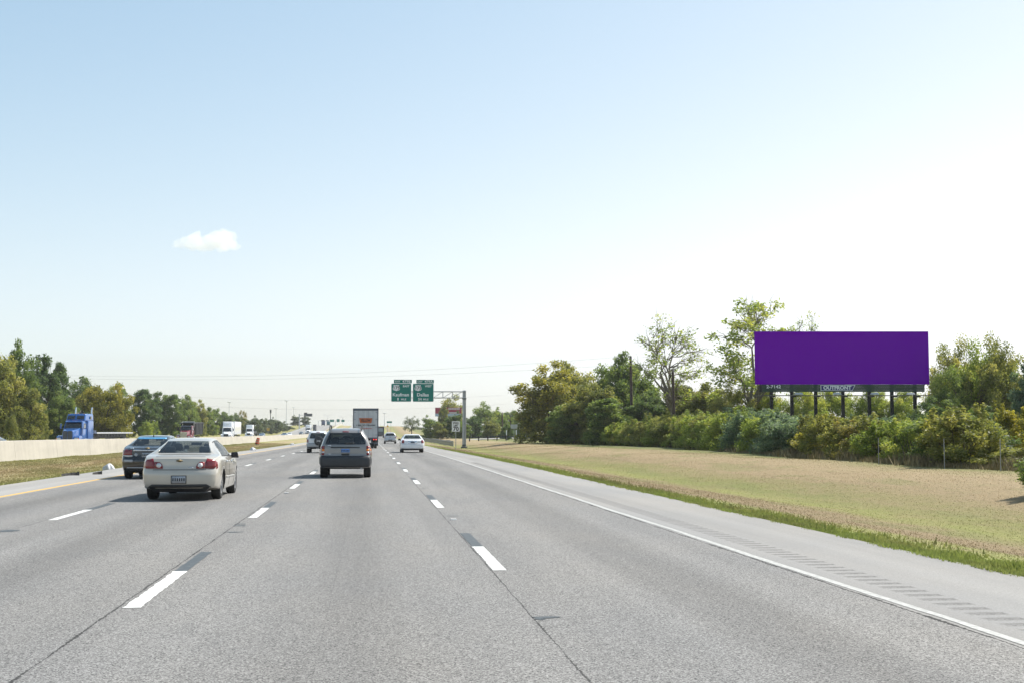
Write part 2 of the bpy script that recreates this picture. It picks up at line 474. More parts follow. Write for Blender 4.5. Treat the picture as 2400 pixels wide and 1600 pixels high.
ys_road = spacing((-250, -10, 20), (-10, 420, 6), (420, 1300, 15), (1300, 2400, 100))
def strip(x0, x1, dz, y0=None, y1=None, ys=None, cols=1):
    ys = ys_road if ys is None else ys
    if y0 is not None:
        ys = np.array(sorted(set([y0, y1] + [y for y in ys if y0 < y < y1])))
    xs = np.linspace(x0, x1, cols + 1)
    X, Y = np.meshgrid(xs, ys); Z = prof(Y) + dz
    n = cols + 1
    k = (np.arange(len(ys) - 1)[:, None] * n + np.arange(cols)[None, :]).ravel()
    return npmesh('strip', np.stack([X, Y, Z], -1).reshape(-1, 3), np.stack([k, k + 1, k + n + 1, k + n], -1), True)
road = tag(meshobj('road', strip(-8.80, 4.80, 0.0), MAT_ROAD), 'grey four-lane asphalt carriageway with worn wheel paths', 'road', kind='structure')
shl = tag(meshobj('road_shoulder', strip(X_SHL, -8.80, .0), MAT_SHOULDER_L), 'pale left shoulder beside the yellow line', 'road shoulder', kind='structure')
# right shoulder: pale sheet left open where the rumble grooves are milled
shr = tag(meshobj('road_shoulder', None or strip(5.60, X_SHR, .0), MAT_SHOULDER), 'pale right shoulder with milled rumble grooves', 'road shoulder', kind='structure')
meshobj('shoulder_edge', strip(4.80, 5.24, .0), MAT_SHOULDER, shr)
RS_PITCH, RS_GAP, RS0, RS1 = .32, .16, 8.0, 66.0
n_rs = int((RS1 - RS0) / RS_PITCH)
land = MB()
for i in range(n_rs):
    a = RS0 + i * RS_PITCH
    land.add([(5.24, a, 0), (5.60, a, 0), (5.60, a + RS_PITCH - RS_GAP, 0), (5.24, a + RS_PITCH - RS_GAP, 0)], [(0, 1, 2, 3)])
land.build('shoulder_land', MAT_SHOULDER, shr)
meshobj('shoulder_land', strip(5.24, 5.60, 0.0, RS1, 2400), MAT_SHOULDER, shr)
meshobj('shoulder_land', strip(5.24, 5.60, 0.0, -250, RS0), MAT_SHOULDER, shr)
gro = [(5.24 + .36 * i / 6, RS_GAP * j / 4, -.018 * math.sin(math.pi * j / 4) * min(1, 1.4 * math.sin(math.pi * i / 6))) for j in range(5) for i in range(7)]
grm = npmesh('rumble_groove', gro, [(j * 7 + i, j * 7 + i + 1, j * 7 + i + 8, j * 7 + i + 7) for j in range(4) for i in range(6)], True)
grm.materials.append(MAT_GROOVE)
for i in range(n_rs):
    a = RS0 + i * RS_PITCH + RS_PITCH - RS_GAP
    meshobj('rumble_groove', grm, None, shr, (0, a, float(prof(a)) - 0.0005))

# lane dashes with black trailing contrast bars: 10 ft marks every 40 ft
def dash_y(px, py): return G(px, py)[1]
yA = dash_y(1170.5, 1335.8); yB = dash_y(316, 1423.5); yC = dash_y(119, 1217.8)
rw = np.random.RandomState(4)
def mark(name, x, w, y0, y1, mat, dz=.004, ragged=False):
    n = max(2, int((y1 - y0) / .12)) if y0 < 60 else 2
    ys = np.linspace(y0, y1, n)
    j = (.013 if ragged else .008) * (y0 < 60)
    l = x - w / 2 + rw.uniform(-j, j, n); r = x + w / 2 + rw.uniform(-j * .5, j * .5, n)
    v = []
    for a, b, y in zip(l, r, ys): v += [(a, y, float(prof(y)) + dz), (b, y, float(prof(y)) + dz)]
    return meshobj(name, npmesh(name, v, [(2 * i, 2 * i + 1, 2 * i + 3, 2 * i + 2) for i in range(n - 1)]), mat, road)
for (x0, yy0) in ((X_A, yA), (X_B, yB), (X_C, yC)):
    for k in range(-3, 42):
        y0 = yy0 + k * 12.19
        if y0 < -20 or y0 > 480: continue
        mark('lane_dash', x0, .155 if y0 < 90 else .17, y0, y0 + 3.05, MAT_WHITE_LINE, ragged=(x0 == X_B))
        mark('contrast_bar', x0, .15, y0 + 3.055, y0 + 5.4, MAT_BLACK_LINE)
def edge_line(name, x, w, mat, parent, wob):
    ys = spacing((-60, 10, 2), (10, 90, .35), (90, 420, 6), (420, 1300, 15))
    v = []
    for y in ys:
        o = wob * (math.sin(y * 1.9) * .5 + math.sin(y * .63 + 1) + rw.uniform(-.6, .6)) * (y < 90)
        z = float(prof(y)) + .004
        v += [(x - w / 2 + o, y, z), (x + w / 2 + o * .5, y, z)]
    return meshobj(name, npmesh(name, v, [(2 * i, 2 * i + 1, 2 * i + 3, 2 * i + 2) for i in range(len(ys) - 1)]), mat, parent)
edge_line('edge_line', X_FOG, .10, MAT_EDGE_LINE, shr, .016)
edge_line('edge_line', XL_YEL, .13, MAT_YELLOW_LINE, shl, .004)
# tar smears and raised reflectors on the lane joints
def smear(px, py, w, l, seed):
    p = G(px, py); r = np.random.RandomState(seed); n = 14
    v = [(p[0] + math.cos(t) * w / 2 * r.uniform(.6, 1.1), p[1] + math.sin(t) * l / 2 * r.uniform(.5, 1.1), float(prof(p[1])) + .0035) for t in np.linspace(0, 2 * math.pi, n, endpoint=False)]
    meshobj('tar_patch', npmesh('tar_patch', v, [tuple(range(n))]), MAT_BLACK_LINE, road)
for i, a in enumerate([(1278, 1446, .32, .12), (1266, 1450, .14, .10), (1060, 1208, .34, .16), (562, 1231, .28, .25), (548, 1246, .3, .22), (565, 1227, .25, .2), (21, 1243, .34, .5),
                       (994, 1143, .2, .3), (672, 1155, .2, .3)]):
    smear(*a, i)
rf = MB().box(-.05, .05, -.05, .05, 0, .018).mesh('reflector', .006); rf.materials.append(pm('reflector_white', (.75, .75, .72), .35))
for (px, py) in ((1063, 1217), (956, 1107), (671, 1154.5)):
    p = G(px, py); meshobj('reflector', rf, None, road, (p[0], p[1], float(prof(p[1]))))

# far carriageway
FAR_DZ = .08
far_road = tag(meshobj('road', strip(-37.8, -21.2, FAR_DZ + .0), MAT_FAR_ROAD), 'pale opposite carriageway behind the concrete wall', 'road', kind='structure')
for x, m_, nm in ((-21.9, MAT_YELLOW_LINE, 'edge_line'), (-36.2, MAT_WHITE_LINE, 'edge_line')):
    meshobj(nm, strip(x - .08, x + .08, FAR_DZ + .006), m_, far_road)
for x in (-25.4, -29.0, -32.6):
    for k in range(14, 70):
        y0 = k * 12.19
        meshobj('lane_dash', strip(x - .08, x + .08, FAR_DZ + .006, y0, y0 + 3.05), MAT_WHITE_LINE, far_road)

# concrete median wall, cast in long sections
def concrete(name, c):
    m, nt, N, L, b = newmat(name); q = NB(nt)
    co = N.new('ShaderNodeTexCoord').outputs['Object']
    big = q.noise(q.mapv(co, (.6, .25, 1.2)), 1.0, 4); run = q.noise(q.mapv(co, (1, 1.3, .12)), 1.6, 5, .7); fine = q.noise(co, 22, 4)
    v = q.m('MULTIPLY', q.rng(big, .3, .7, .90, 1.08), q.m('MULTIPLY', q.rng(run, .35, .75, 1.05, .86), q.rng(fine, .3, .7, .94, 1.05)))
    s = N.new('ShaderNodeVectorMath'); s.operation = 'SCALE'; s.inputs[0].default_value = c; L.new(v, s.inputs['Scale'])
    L.new(s.outputs[0], b.inputs['Base Color']); b.inputs['Roughness'].default_value = .85
    L.new(q.bump(fine, .25, .01), b.inputs['Normal'])
    return m
MAT_WALL = concrete('wall_concrete', (.40, .372, .325))
WP = [(-.26, -.4), (-.26, .0), (-.12, 1.03), (-.09, 1.05), (.09, 1.05), (.12, 1.03), (.26, 0), (.26, -.4)]
wall = thing('median_wall', 'long cream concrete barrier wall along the grass median', 'wall', (0, 0, 0))
yy = -30.0
while yy < 940:
    ln = 9.0 if yy < 220 else 30.0
    y1 = yy + ln - .025
    za, zb = float(prof(yy)) + .08, float(prof(y1)) + .08
    b = MB(); n = len(WP)
    b.add([(X_WALL + x, yy, z + za) for x, z in WP] + [(X_WALL + x, y1, z + zb) for x, z in WP],
          [tuple(range(n)), tuple(range(2 * n - 1, n - 1, -1))] + [(i, n + i, n + (i + 1) % n, (i + 1) % n) for i in range(n)])
    b.build('wall_section', MAT_WALL, wall)
    yy += ln

# grass blades: one uncountable mass for each strip
def blades(name, label, n, xfun, yfun, hfun, mat, seed, lean=.5, wmul=1.0):
    r = np.random.RandomState(seed)
    y = yfun(r, n); x = xfun(r, n, y)
    z = ground_z(x, y)
    h = hfun(r, n, x, y)
    a = r.uniform(0, 2 * math.pi, n); w = h * r.uniform(.10, .2, n) * wmul + .004 + y * .00022
    b = r.uniform(0, 2 * math.pi, n); ln = h * r.uniform(.1, lean, n)
    p = np.stack([x, y, z - .01], -1)
    d = np.stack([np.cos(a) * w, np.sin(a) * w, np.zeros(n)], -1)
    t = p + np.stack([np.cos(b) * ln, np.sin(b) * ln, h], -1)
    v = np.stack([p - d, p + d, t], 1).reshape(-1, 3)
    f = np.arange(3 * n).reshape(-1, 3)
    return tag(meshobj(name, npmesh(name, v, f), mat), label, 'grass', kind='stuff')
def ylog(a, b): return lambda r, n: np.exp(r.uniform(math.log(a), math.log(b), n))
def clump_h(h0, h1):
    def f(r, n, x, y):
        c = .5 + .5 * np.sin(x * 3.1 + np.sin(y * 1.7) * 2) * np.sin(y * 2.3 + np.sin(x * 1.3) * 2)
        return (h0 + (h1 - h0) * c) * r.uniform(.5, 1.2, n)
    return f
blades('grass', 'mown grass with straw patches on the right verge', 200000, lambda r, n, y: 7.16 + 17 * r.uniform(0, 1, n) ** 1.25, ylog(11, 190), lambda r, n, x, y: r.uniform(.010, .034, n), MAT_VERGE_B, 1, 1.5)
blades('grass', 'bright green fringe of grass along the right shoulder', 90000, lambda r, n, y: 7.12 + np.abs(r.normal(0, .55, n)), ylog(10, 140), clump_h(.04, .12), MAT_VERGE_B, 2, .9)
blades('grass', 'dry grass on the median below the concrete wall', 170000, lambda r, n, y: -10.75 - 7.4 * r.uniform(0, 1, n), ylog(26, 200), clump_h(.025, .07), MAT_MEDIAN_B, 3, 1.2)
STRAW = pm('straw', (.25, .20, .10), .8, var=.4, scale=1.5)
blades('tall_grass', 'tall dry straw grass along the foot of the right hedge', 16000, lambda r, n, y: 22.9 + r.normal(0, .38, n) + np.interp(y, [30, 44, 50, 58, 75, 92], [.6, .5, -.3, 0, 1.7, 3.3]), ylog(38, 90),
       lambda r, n, x, y: r.uniform(.15, .6, n) * (.45 + .55 * np.clip(np.sin(y * .9) + np.sin(y * 2.3 + 1), 0, 1)), STRAW, 5, .6, .22)

# frontage road and low concrete wall beyond the gantry
fr = tag(meshobj('frontage_road', npmesh('frontage_road', [(15, 262, .02), (15, 272, .02), (24, 268, .02), (24, 279, .02), (60, 392, .25), (60, 412, .3), (90, 500, .4), (90, 520, .5)],
        [(0, 2, 3, 1), (2, 4, 5, 3), (4, 6, 7, 5)]), MAT_SHOULDER_L), 'pale frontage road curving away beyond the guardrail', 'road', kind='structure')
for v in fr.data.vertices: v.co.z = float(ground_z(v.co.x, v.co.y)) + .12
lw = MB()
lw.box(24, 32.5, 340, 340.4, -.6, 1.0)
lwall = tag(lw.build('low_wall', pm('grey_concrete', (.34, .33, .33), .85, var=.15, scale=2), None, .03), 'low grey concrete wall beside the distant frontage road', 'wall')
# ================================================================== trees and shrubs
def limb(mb, p0, p1, r0, r1, rng, sag, n=5, sides=5, wig=.06):
    p0, p1 = np.array(p0, float), np.array(p1, float); L_ = np.linalg.norm(p1 - p0)
    pts = []
    for i in range(n + 1):
        t = i / n
        p = p0 * (1 - t) + p1 * t
        p[2] += sag * L_ * math.sin(math.pi * t)
        if 0 < i < n: p = p + rng.normal(0, wig * L_ / n * 1.5, 3)
        pts.append(p)
    mb.tube(pts, [r0 + (r1 - r0) * (i / n) for i in range(n + 1)], sides)
    return pts
def leaves(rng, centres, radii, per, size, flat=.75, yellow=None):
    P, T, S = [], [], []
    for c, rr in zip(centres, radii):
        k = max(8, int(per * (rr / np.mean(radii)) ** 2))
        d = rng.normal(0, 1, (k, 3)); d /= np.linalg.norm(d, axis=1)[:, None] + 1e-9
        d *= (rng.uniform(0, 1, k) ** .45)[:, None] * rr * rng.uniform(.75, 1.25, (k, 1)); d[:, 2] *= flat
        P.append(c + d)
        T.append(np.clip(rng.normal(.45, .20) + rng.normal(0, .17, k), 0, 1))
    P = np.concatenate(P); T = np.concatenate(T); n = len(P)
    a = rng.normal(0, 1, (n, 3)); a[:, 2] *= .6; a /= np.linalg.norm(a, axis=1)[:, None]
    b = np.cross(a, rng.normal(0, 1, (n, 3))); b /= np.linalg.norm(b, axis=1)[:, None]
    s = size * rng.uniform(.55, 1.35, n)[:, None]
    v = np.stack([P - a * s * .6, P + b * s * .36, P + a * s * .7, P - b * s * .36], 1).reshape(-1, 3)
    f = np.arange(4 * n).reshape(-1, 4)
    return v, f, np.repeat(T, 4)
def crown_mesh(name, v, f, t):
    me = npmesh(name, v, f)
    at = me.attributes.new('tint', 'FLOAT', 'POINT'); at.data.foreach_set('value', t.astype(np.float32))
    return me
def gen_tree(seed, h, cr, z0, nclump, per, lsize, clump_r, mains=7, trunk_r=.22, shell=.5, openness=0.0, fork=.3, lean=0.0, taper=1.0, low=0):
    rng = np.random.RandomState(seed)
    mb = MB(); C = []
    while len(C) < nclump:
        d = rng.normal(0, 1, 3); d /= np.linalg.norm(d)
        r = rng.uniform(shell, 1.0) ** .6
        q = d * r * rng.uniform(.82, 1.15)
        zc = (q[2] * .5 + .5)
        wid = 1.0 - taper * .35 * max(0, zc - .45) - .1 * max(0, .3 - zc)
        C.append((q[0] * cr * wid + lean * zc, q[1] * cr * wid, z0 + zc * (h - z0)))
    for i in range(low):
        a = rng.uniform(0, 6.28); q = cr * rng.uniform(.3, .95)
        C.append((math.cos(a) * q, math.sin(a) * q, h * rng.uniform(.04, .2)))
    nclump += low
    C = np.array(C)
    top = np.array([lean * .4, 0, h * max(fork, .12)])
    trunk = limb(mb, (0, 0, -.3), top, trunk_r, trunk_r * .75, rng, 0, 4, 7, .03)
    ends, paths = [], []
    order = rng.permutation(nclump)[:mains]
    for i in order:
        e = C[i] * .8 + np.array([0, 0, h * fork]) * .2
        pts = limb(mb, top + rng.normal(0, .05, 3), e, trunk_r * .55, trunk_r * .16, rng, .10 + rng.uniform(0, .08), 6, 5, .10)
        paths += [(p, trunk_r * (.5 - .32 * k / 6)) for k, p in enumerate(pts) if k > 0]
    Pp = np.array([p for p, _ in paths])
    for c in C:
        below = np.where(Pp[:, 2] < c[2] + .4)[0]
        idx = below if len(below) else np.arange(len(Pp))
        dd = np.linalg.norm(Pp[idx] - c, axis=1); j = idx[np.argmin(dd)]
        tip = limb(mb, Pp[j], c, paths[j][1] * .55, .012 * h / 10, rng, .06, 4, 4, .12)
        for _ in range(2 + int(3 * openness)):
            limb(mb, tip[2 + rng.randint(0, 2)], c + rng.normal(0, clump_r * .8, 3), .02 * h / 10, .006, rng, .05, 2, 3, .1)
    rad = clump_r * rng.uniform(.65, 1.35, nclump)
    v, f, t = leaves(rng, C, rad, per, lsize)
    return mb.mesh('trunk', 0, True), crown_mesh('crown', v, f, t), h, cr
def gen_shrub(seed, h, r, nclump, per, lsize, stems=9, spiky=False):
    rng = np.random.RandomState(seed); mb = MB(); C, rad = [], []
    for i in range(nclump):
        a = rng.uniform(0, 2 * math.pi); q = r * math.sqrt(rng.uniform(0, 1)); zz = rng.uniform(.12, 1.0) ** .8
        k = 1.0 - .45 * zz ** 2
        C.append((math.cos(a) * q * k, math.sin(a) * q * k, h * zz * (1 - .16 * (q / r) ** 2) - .12)); rad.append(rng.uniform(.6, 1.3) * .34)
    for i in range(stems):
        e = C[rng.randint(nclump)]
        limb(mb, rng.normal(0, .02, 3) + (0, 0, -.1), e, .028, .008, rng, .04, 4, 4, .1)
    sp = []
    for i in range(7 if spiky else 3):           # upright shoots that break the outline
        a = rng.uniform(0, 2 * math.pi); q = r * rng.uniform(0, .8); x, y = math.cos(a) * q, math.sin(a) * q
        hh = h * rng.uniform(.95, 1.12)
        limb(mb, (0, 0, -.05), (x + rng.normal(0, .1), y, hh), .014, .004, rng, .03, 4, 3)
        for k in range(5): sp.append((x + rng.normal(0, .05), y + rng.normal(0, .05), h * .8 + (hh - h * .8) * k / 4)); 
    C2 = np.array(C + sp); rad = np.array(rad + [.13] * len(sp))
    v, f, t = leaves(rng, C2, rad, per, lsize, .9)
    return mb.mesh('stems', 0, True), crown_mesh('foliage', v, f, t), h, r
DENSE = [gen_tree(11, 10, 4.2, .3, 96, 210, .27, .92, 8, shell=.25, low=16), gen_tree(12, 10, 3.8, .3, 92, 210, .27, .9, 8, shell=.25, lean=.5, low=16),
         gen_tree(13, 10, 4.5, .3, 104, 200, .26, .9, 9, shell=.2, low=18), gen_tree(14, 10, 3.4, .3, 80, 220, .26, .86, 7, shell=.25, taper=1.4, low=14),
         gen_tree(15, 10, 4.2, .3, 86, 200, .26, .9, 8, shell=.25, lean=-.4, fork=.25, low=18)]
YELLOW_T = gen_tree(21, 7, 5.0, .2, 100, 220, .22, .85, 9, shell=.25, taper=.6, low=20)
COTTON = gen_tree(31, 14, 4.6, 3.2, 95, 62, .22, .72, 10, .3, .25, .9, .22)
COTTON2 = gen_tree(32, 13, 4.4, 4.2, 80, 26, .20, .70, 11, .26, .2, 1.0, .26, lean=.6)
AIRY = gen_tree(33, 7, 3.6, .3, 75, 190, .15, .75, 10, .16, .3, .4, .12)
BROAD = gen_tree(34, 7, 4.2, .2, 130, 170, .15, .72, 12, .18, .2, .4, .12, taper=.7)
LONE = gen_tree(41, 10, 4.6, 3.0, 34, 70, .32, 1.05, 8, .3, .4, .5, .3)
FARD = [gen_tree(51, 10, 4.6, .2, 60, 120, .40, 1.15, 5, shell=.25, low=10), gen_tree(52, 10, 4.2, .2, 56, 120, .40, 1.1, 5, shell=.25, low=10), gen_tree(53, 10, 5.0, .2, 64, 110, .40, 1.15, 5, shell=.25, low=10)]
SHRUBS = [gen_shrub(61, 2.4, 1.35, 40, 130, .085), gen_shrub(62, 2.3, 1.5, 44, 120, .085, spiky=True), gen_shrub(63, 2.5, 1.25, 38, 140, .08),
          gen_shrub(64, 2.3, 1.4, 30, 90, .08, 16, True), gen_shrub(65, 2.4, 1.4, 42, 130, .09)]
trng = random.Random(7)
def plant(name, cat, label, var, x, y, h, rad, mat, group=None, bark=None, rz=None, parts=('trunk', 'crown')):
    st, cr, h0, r0 = var
    root = thing(name, label, cat, (x, y, float(ground_z(x, y)) - .05), trng.uniform(0, 6.28) if rz is None else rz, group)
    root.scale = (rad / r0, rad / r0, h / h0)
    for me, nm, mt in ((st, parts[0], bark or BARK), (cr, parts[1], MATS[mat])):
        if len(me.materials) == 0: me.materials.append(None)
        o = bpy.data.objects.new(nm, me); link(o, root)
        o.material_slots[0].link = 'OBJECT'; o.material_slots[0].material = mt
    return root
def ptree(px, top, halfpx, X, mat, label, var, group=None, Y=None, name='tree', bark=None, rz=None, fat=1.0):
    """tree on the column px at lateral X (or distance Y) reaching row `top`."""
    if Y is None: Y = atX(px, X)
    else: X = atY(px, 1000, Y)[0]
    zt = zof(X, Y, top); h = zt - float(ground_z(X, Y)) + .05
    return plant(name, 'tree', label, var, X, Y, h * (1.06 if px > 300 else 1.02), max(1.2, halfpx / kpx(X, Y)) * fat, mat, group, bark, rz)

# ---- left tree line behind the far carriageway
LG = 'trees behind the far carriageway'
LT = [(-20, 812, 66, -50, 'leaf_olive', 0, 'olive tree cut by the left edge of the picture'),
      (38, 818, 50, -51, 'leaf_green', 2, 'light green tree near the left edge, left of the tall dark tree'),
      (60, 905, 46, -45.5, 'leaf_olive', 4, 'low olive tree in front of the two tallest trees at left'),
      (98, 838, 46, -53, 'leaf_dark', 1, 'tallest dark green tree left of the blue truck'),
      (134, 846, 26, -54, 'leaf_dark', 3, 'narrow dark tree at the right shoulder of the tallest left tree'),
      (142, 925, 40, -46, 'leaf_green', 4, 'low green tree right behind the blue truck cab'),
      (190, 888, 52, -60, 'leaf_dark', 0, 'dark tree rising behind the mustard yellow tree'),
      (270, 908, 44, -62, 'leaf_green', 2, 'green tree behind the right half of the mustard tree'),
      (338, 914, 36, -49, 'leaf_dark', 3, 'dark green tree just right of the mustard tree'),
      (372, 925, 32, -52, 'leaf_green', 1, 'green tree left of the dump truck'),
      (408, 926, 30, -48, 'leaf_green', 3, 'green tree directly behind the dump truck'),
      (438, 932, 28, -50, 'leaf_green', 0, 'bright green tree right of the dump truck'),
      (462, 946, 26, -48, 'leaf_olive', 2, 'olive tree sloping down right of the dump truck'),
      (486, 958, 24, -50, 'leaf_green', 1, 'small green tree midway between dump truck and white box truck'),
      (508, 958, 20, -53, 'leaf_green', 4, 'green tree just left of the white box truck'),
      (530, 968, 22, -50, 'leaf_dark', 0, 'dark tree above the white box truck'),
      (552, 972, 20, -55, 'leaf_dark', 2, 'dark tree right behind the white box truck trailer'),
      (572, 980, 16, -50, 'leaf_olive', 3, 'olive tree between the two white trucks')]
VARS = DENSE
for (px, top, hw, X, mat, vi, lab) in LT:
    ptree(px, top, hw, X, mat, lab, VARS[vi], LG)
ptree(246, 904, 70, -48, 'leaf_mustard', 'broad mustard yellow tree behind the blue truck trailer', YELLOW_T, LG)
ptree(568, 966, 14, -58, 'leaf_rust', 'thin brownish tree above the gap between the white trucks', AIRY, LG)
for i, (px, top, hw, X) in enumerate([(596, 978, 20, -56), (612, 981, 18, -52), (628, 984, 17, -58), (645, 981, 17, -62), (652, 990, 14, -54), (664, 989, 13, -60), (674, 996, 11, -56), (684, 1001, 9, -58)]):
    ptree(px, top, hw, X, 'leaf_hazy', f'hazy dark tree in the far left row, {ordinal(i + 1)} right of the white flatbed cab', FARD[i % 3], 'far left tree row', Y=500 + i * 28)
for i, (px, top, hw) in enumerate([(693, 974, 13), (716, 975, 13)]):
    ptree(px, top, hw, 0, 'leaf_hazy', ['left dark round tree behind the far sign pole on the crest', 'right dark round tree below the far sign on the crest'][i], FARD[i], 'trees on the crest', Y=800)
for i, (px, hp, X, mt) in enumerate([(28, 14, -43.5, 'leaf_olive'), (100, 16, -44, 'leaf_olive'), (345, 14, -44, 'leaf_lime'), (362, 12, -44, 'leaf_lime'), (475, 9, -45, 'leaf_olive')]):
    Y = atX(px, X)
    plant('shrub', 'shrub', ['olive bush low at the left edge under the trees', 'olive bush left of the blue truck mirror', 'lime bush left of the dump truck, nearer the mustard tree', 'lime bush left of the dump truck, nearer the truck', 'olive bush between dump truck and box truck'][i],
          SHRUBS[i % 5], X, Y, 3.4, hp / kpx(X, Y) * 1.5, mt, 'bushes under the left trees', parts=('stems', 'foliage'))

# ---- right side: hedge line and the trees behind it
hx = pchip([30, 44, 50, 58, 75, 92, 129, 176, 200], [23.5, 23.4, 22.6, 22.9, 24.6, 26.2, 28.2, 26.5, 26])
hedge_top = lambda px: float(np.interp(px, [1300, 1440, 1500, 1560, 1700, 1760, 1850, 1950, 2050, 2120, 2160, 2200, 2250, 2300, 2330, 2400, 2600], [1000, 996, 988, 976, 974, 968, 976, 984, 986, 992, 984, 974, 962, 975, 1040, 1050, 1050]))
def px_of(x, y):
    d = np.array([x, y, 0]) - CAM; return 1200 + F_PX * (d @ RT) / (d @ FW)
hy = 37.0; hedge = []
while hy < 165:
    x = float(hx(hy)) + trng.uniform(.6, 1.5); px = px_of(x, hy)
    h = (zof(x, hy, hedge_top(px)) - float(ground_z(x, hy))) * trng.uniform(.92, 1.10)
    if px > 2310: mat, v = 'leaf_olive', 3
    elif px > 2170: mat, v = trng.choice(['leaf_green', 'leaf_lime', 'leaf_olive', 'leaf_gold']), trng.choice([0, 1, 4])
    elif px > 2060: mat, v = trng.choice(['leaf_olive', 'leaf_lime']), trng.choice([1, 3])
    elif px > 1890: mat, v = trng.choice(['leaf_rust', 'leaf_olive', 'leaf_gold']), trng.choice([3, 3, 1])
    elif px > 1740: mat, v = trng.choice(['leaf_blue', 'leaf_lime', 'leaf_blue']), trng.choice([0, 2, 4])
    elif px > 1500: mat, v = trng.choice(['leaf_lime', 'leaf_lime', 'leaf_olive']), trng.choice([0, 2, 4])
    else: mat, v = trng.choice(['leaf_lime', 'leaf_olive']), trng.choice([0, 1])
    hedge.append((x, hy, h, mat, v, px)); hy += trng.uniform(1.15, 1.6) * (1 + hy / 260)
COLN = {'leaf_olive': 'olive green', 'leaf_green': 'dark green', 'leaf_rust': 'rusty brown-green', 'leaf_blue': 'blue-green', 'leaf_lime': 'yellow-green', 'leaf_mustard': 'mustard yellow', 'leaf_dark': 'deep green', 'leaf_gold': 'golden olive'}
for i, (x, y, h, mat, v, px) in enumerate(hedge):
    plant('shrub', 'shrub', f'{COLN[mat]} shrub in the front of the hedge, {ordinal(i + 1)} counted from its near right end', SHRUBS[v], x, y, h, 1.4 * trng.uniform(.9, 1.15) * (1 + y / 300), mat, 'front row of the right hedge', parts=('stems', 'foliage'))
hy = 41.0; i = 0
while hy < 168:
    x = float(hx(hy)) + 3.2 + trng.uniform(-.3, .8); px = px_of(x, hy)
    mat = 'leaf_olive' if px > 2310 else 'leaf_dark' if px > 2130 else 'leaf_blue' if 2040 < px or 1740 < px < 1840 else trng.choice(['leaf_olive', 'leaf_lime', 'leaf_green'])
    h = (zof(x, hy, hedge_top(px) - (8 if 2040 < px < 2130 or 1740 < px < 1840 else -3)) - float(ground_z(x, hy))) * trng.uniform(.85, 1.0)
    i += 1
    plant('shrub', 'shrub', f'{COLN[mat]} shrub in the back of the hedge, {ordinal(i)} counted from its near right end', SHRUBS[trng.randrange(5)], x, hy, h, 1.7 * (1 + hy / 300), mat, 'back row of the right hedge', parts=('stems', 'foliage'))
    hy += trng.uniform(2.0, 2.8) * (1 + hy / 260)
RG = 'trees behind the right hedge'
ptree(1290, 868, 100, 0, 'leaf_gold', 'broad yellow-tinged tree at the left end of the right thicket', DENSE[2], RG, Y=172, fat=.92)
ptree(1345, 862, 66, 0, 'leaf_olive', 'olive tree behind the yellow-tinged tree of the right thicket', DENSE[0], RG, Y=184)
ptree(1390, 902, 70, 0, 'leaf_olive', 'drooping olive tree left of the tall utility pole', DENSE[4], RG, Y=158)
ptree(1345, 950, 70, 0, 'leaf_green', 'low dark green tree under the yellow-tinged tree', DENSE[1], RG, Y=160)
ptree(1445, 842, 62, 0, 'leaf_green', 'rounded green tree behind the tall utility pole', DENSE[0], RG, Y=168)
ptree(1500, 868, 60, 0, 'leaf_green', 'green tree right of the tall utility pole', DENSE[1], RG, Y=172)
ptree(1430, 935, 66, 0, 'leaf_green', 'low green tree below the tall utility pole', DENSE[3], RG, Y=150)
ptree(1520, 930, 60, 0, 'leaf_dark', 'dark tree between the two utility poles', DENSE[2], RG, Y=150)
ptree(1590, 905, 60, 0, 'leaf_olive', 'olive tree right of the shorter utility pole', DENSE[3], RG, Y=150)
ptree(1668, 908, 70, 0, 'leaf_olive', 'low olive tree left of the billboard', DENSE[0], RG, Y=146)
ptree(1615, 912, 56, 0, 'leaf_rust', 'brownish tree behind the open bare tree', DENSE[4], RG, Y=160)
ptree(1572, 756, 112, 0, 'leaf_lime', 'tall open tree with bare limbs left of the billboard', COTTON2, RG, Y=136, rz=.6, bark=BARK_PALE)
ptree(1762, 710, 122, 0, 'leaf_lime', 'tallest leafy tree, partly behind the billboard left end', COTTON, RG, Y=124, rz=2.2, bark=BARK_PALE)
ptree(1895, 752, 75, 0, 'leaf_lime', 'open tree whose top twigs show above the billboard', COTTON2, RG, Y=140, rz=3.0)
for i, (px, top, hw, mt, Y) in enumerate([(1715, 915, 60, 'leaf_olive', 122), (1800, 905, 64, 'leaf_lime', 126), (1880, 912, 62, 'leaf_lime', 122), (1960, 905, 62, 'leaf_lime', 126), (2035, 908, 62, 'leaf_lime', 120), (2110, 915, 58, 'leaf_lime', 118)]):
    ptree(px, top, hw, 0, mt, f'yellow-green tree under the billboard, {ordinal(i + 1)} from the left', BROAD, 'trees seen under the billboard', Y=Y)
ptree(2250, 826, 84, 0, 'leaf_olive', 'broad airy tree right of the billboard', BROAD, RG, Y=109, rz=.4)
ptree(2335, 822, 84, 0, 'leaf_olive', 'second broad airy tree right of the billboard, nearer the right edge', BROAD, RG, Y=95, rz=2.5)
ptree(2294, 832, 90, 0, 'leaf_lime', 'lighter airy tree between the two broad airy trees at right', BROAD, RG, Y=97, rz=4.0)
ptree(2225, 880, 60, 0, 'leaf_green', 'green tree at the right end of the billboard', AIRY, RG, Y=96)
ptree(2350, 850, 70, 0, 'leaf_green', 'green tree behind the broad airy tree, near the right edge', DENSE[1], RG, Y=104)
ptree(2200, 945, 70, 0, 'leaf_dark', 'dark low tree below the right end of the billboard', DENSE[2], RG, Y=88)
ptree(2290, 960, 70, 0, 'leaf_dark', 'dark low tree under the broad airy tree', DENSE[0], RG, Y=84)
ptree(2420, 835, 50, 0, 'leaf_blue', 'blue-green tree cut by the right edge of the picture', DENSE[3], RG, Y=88)
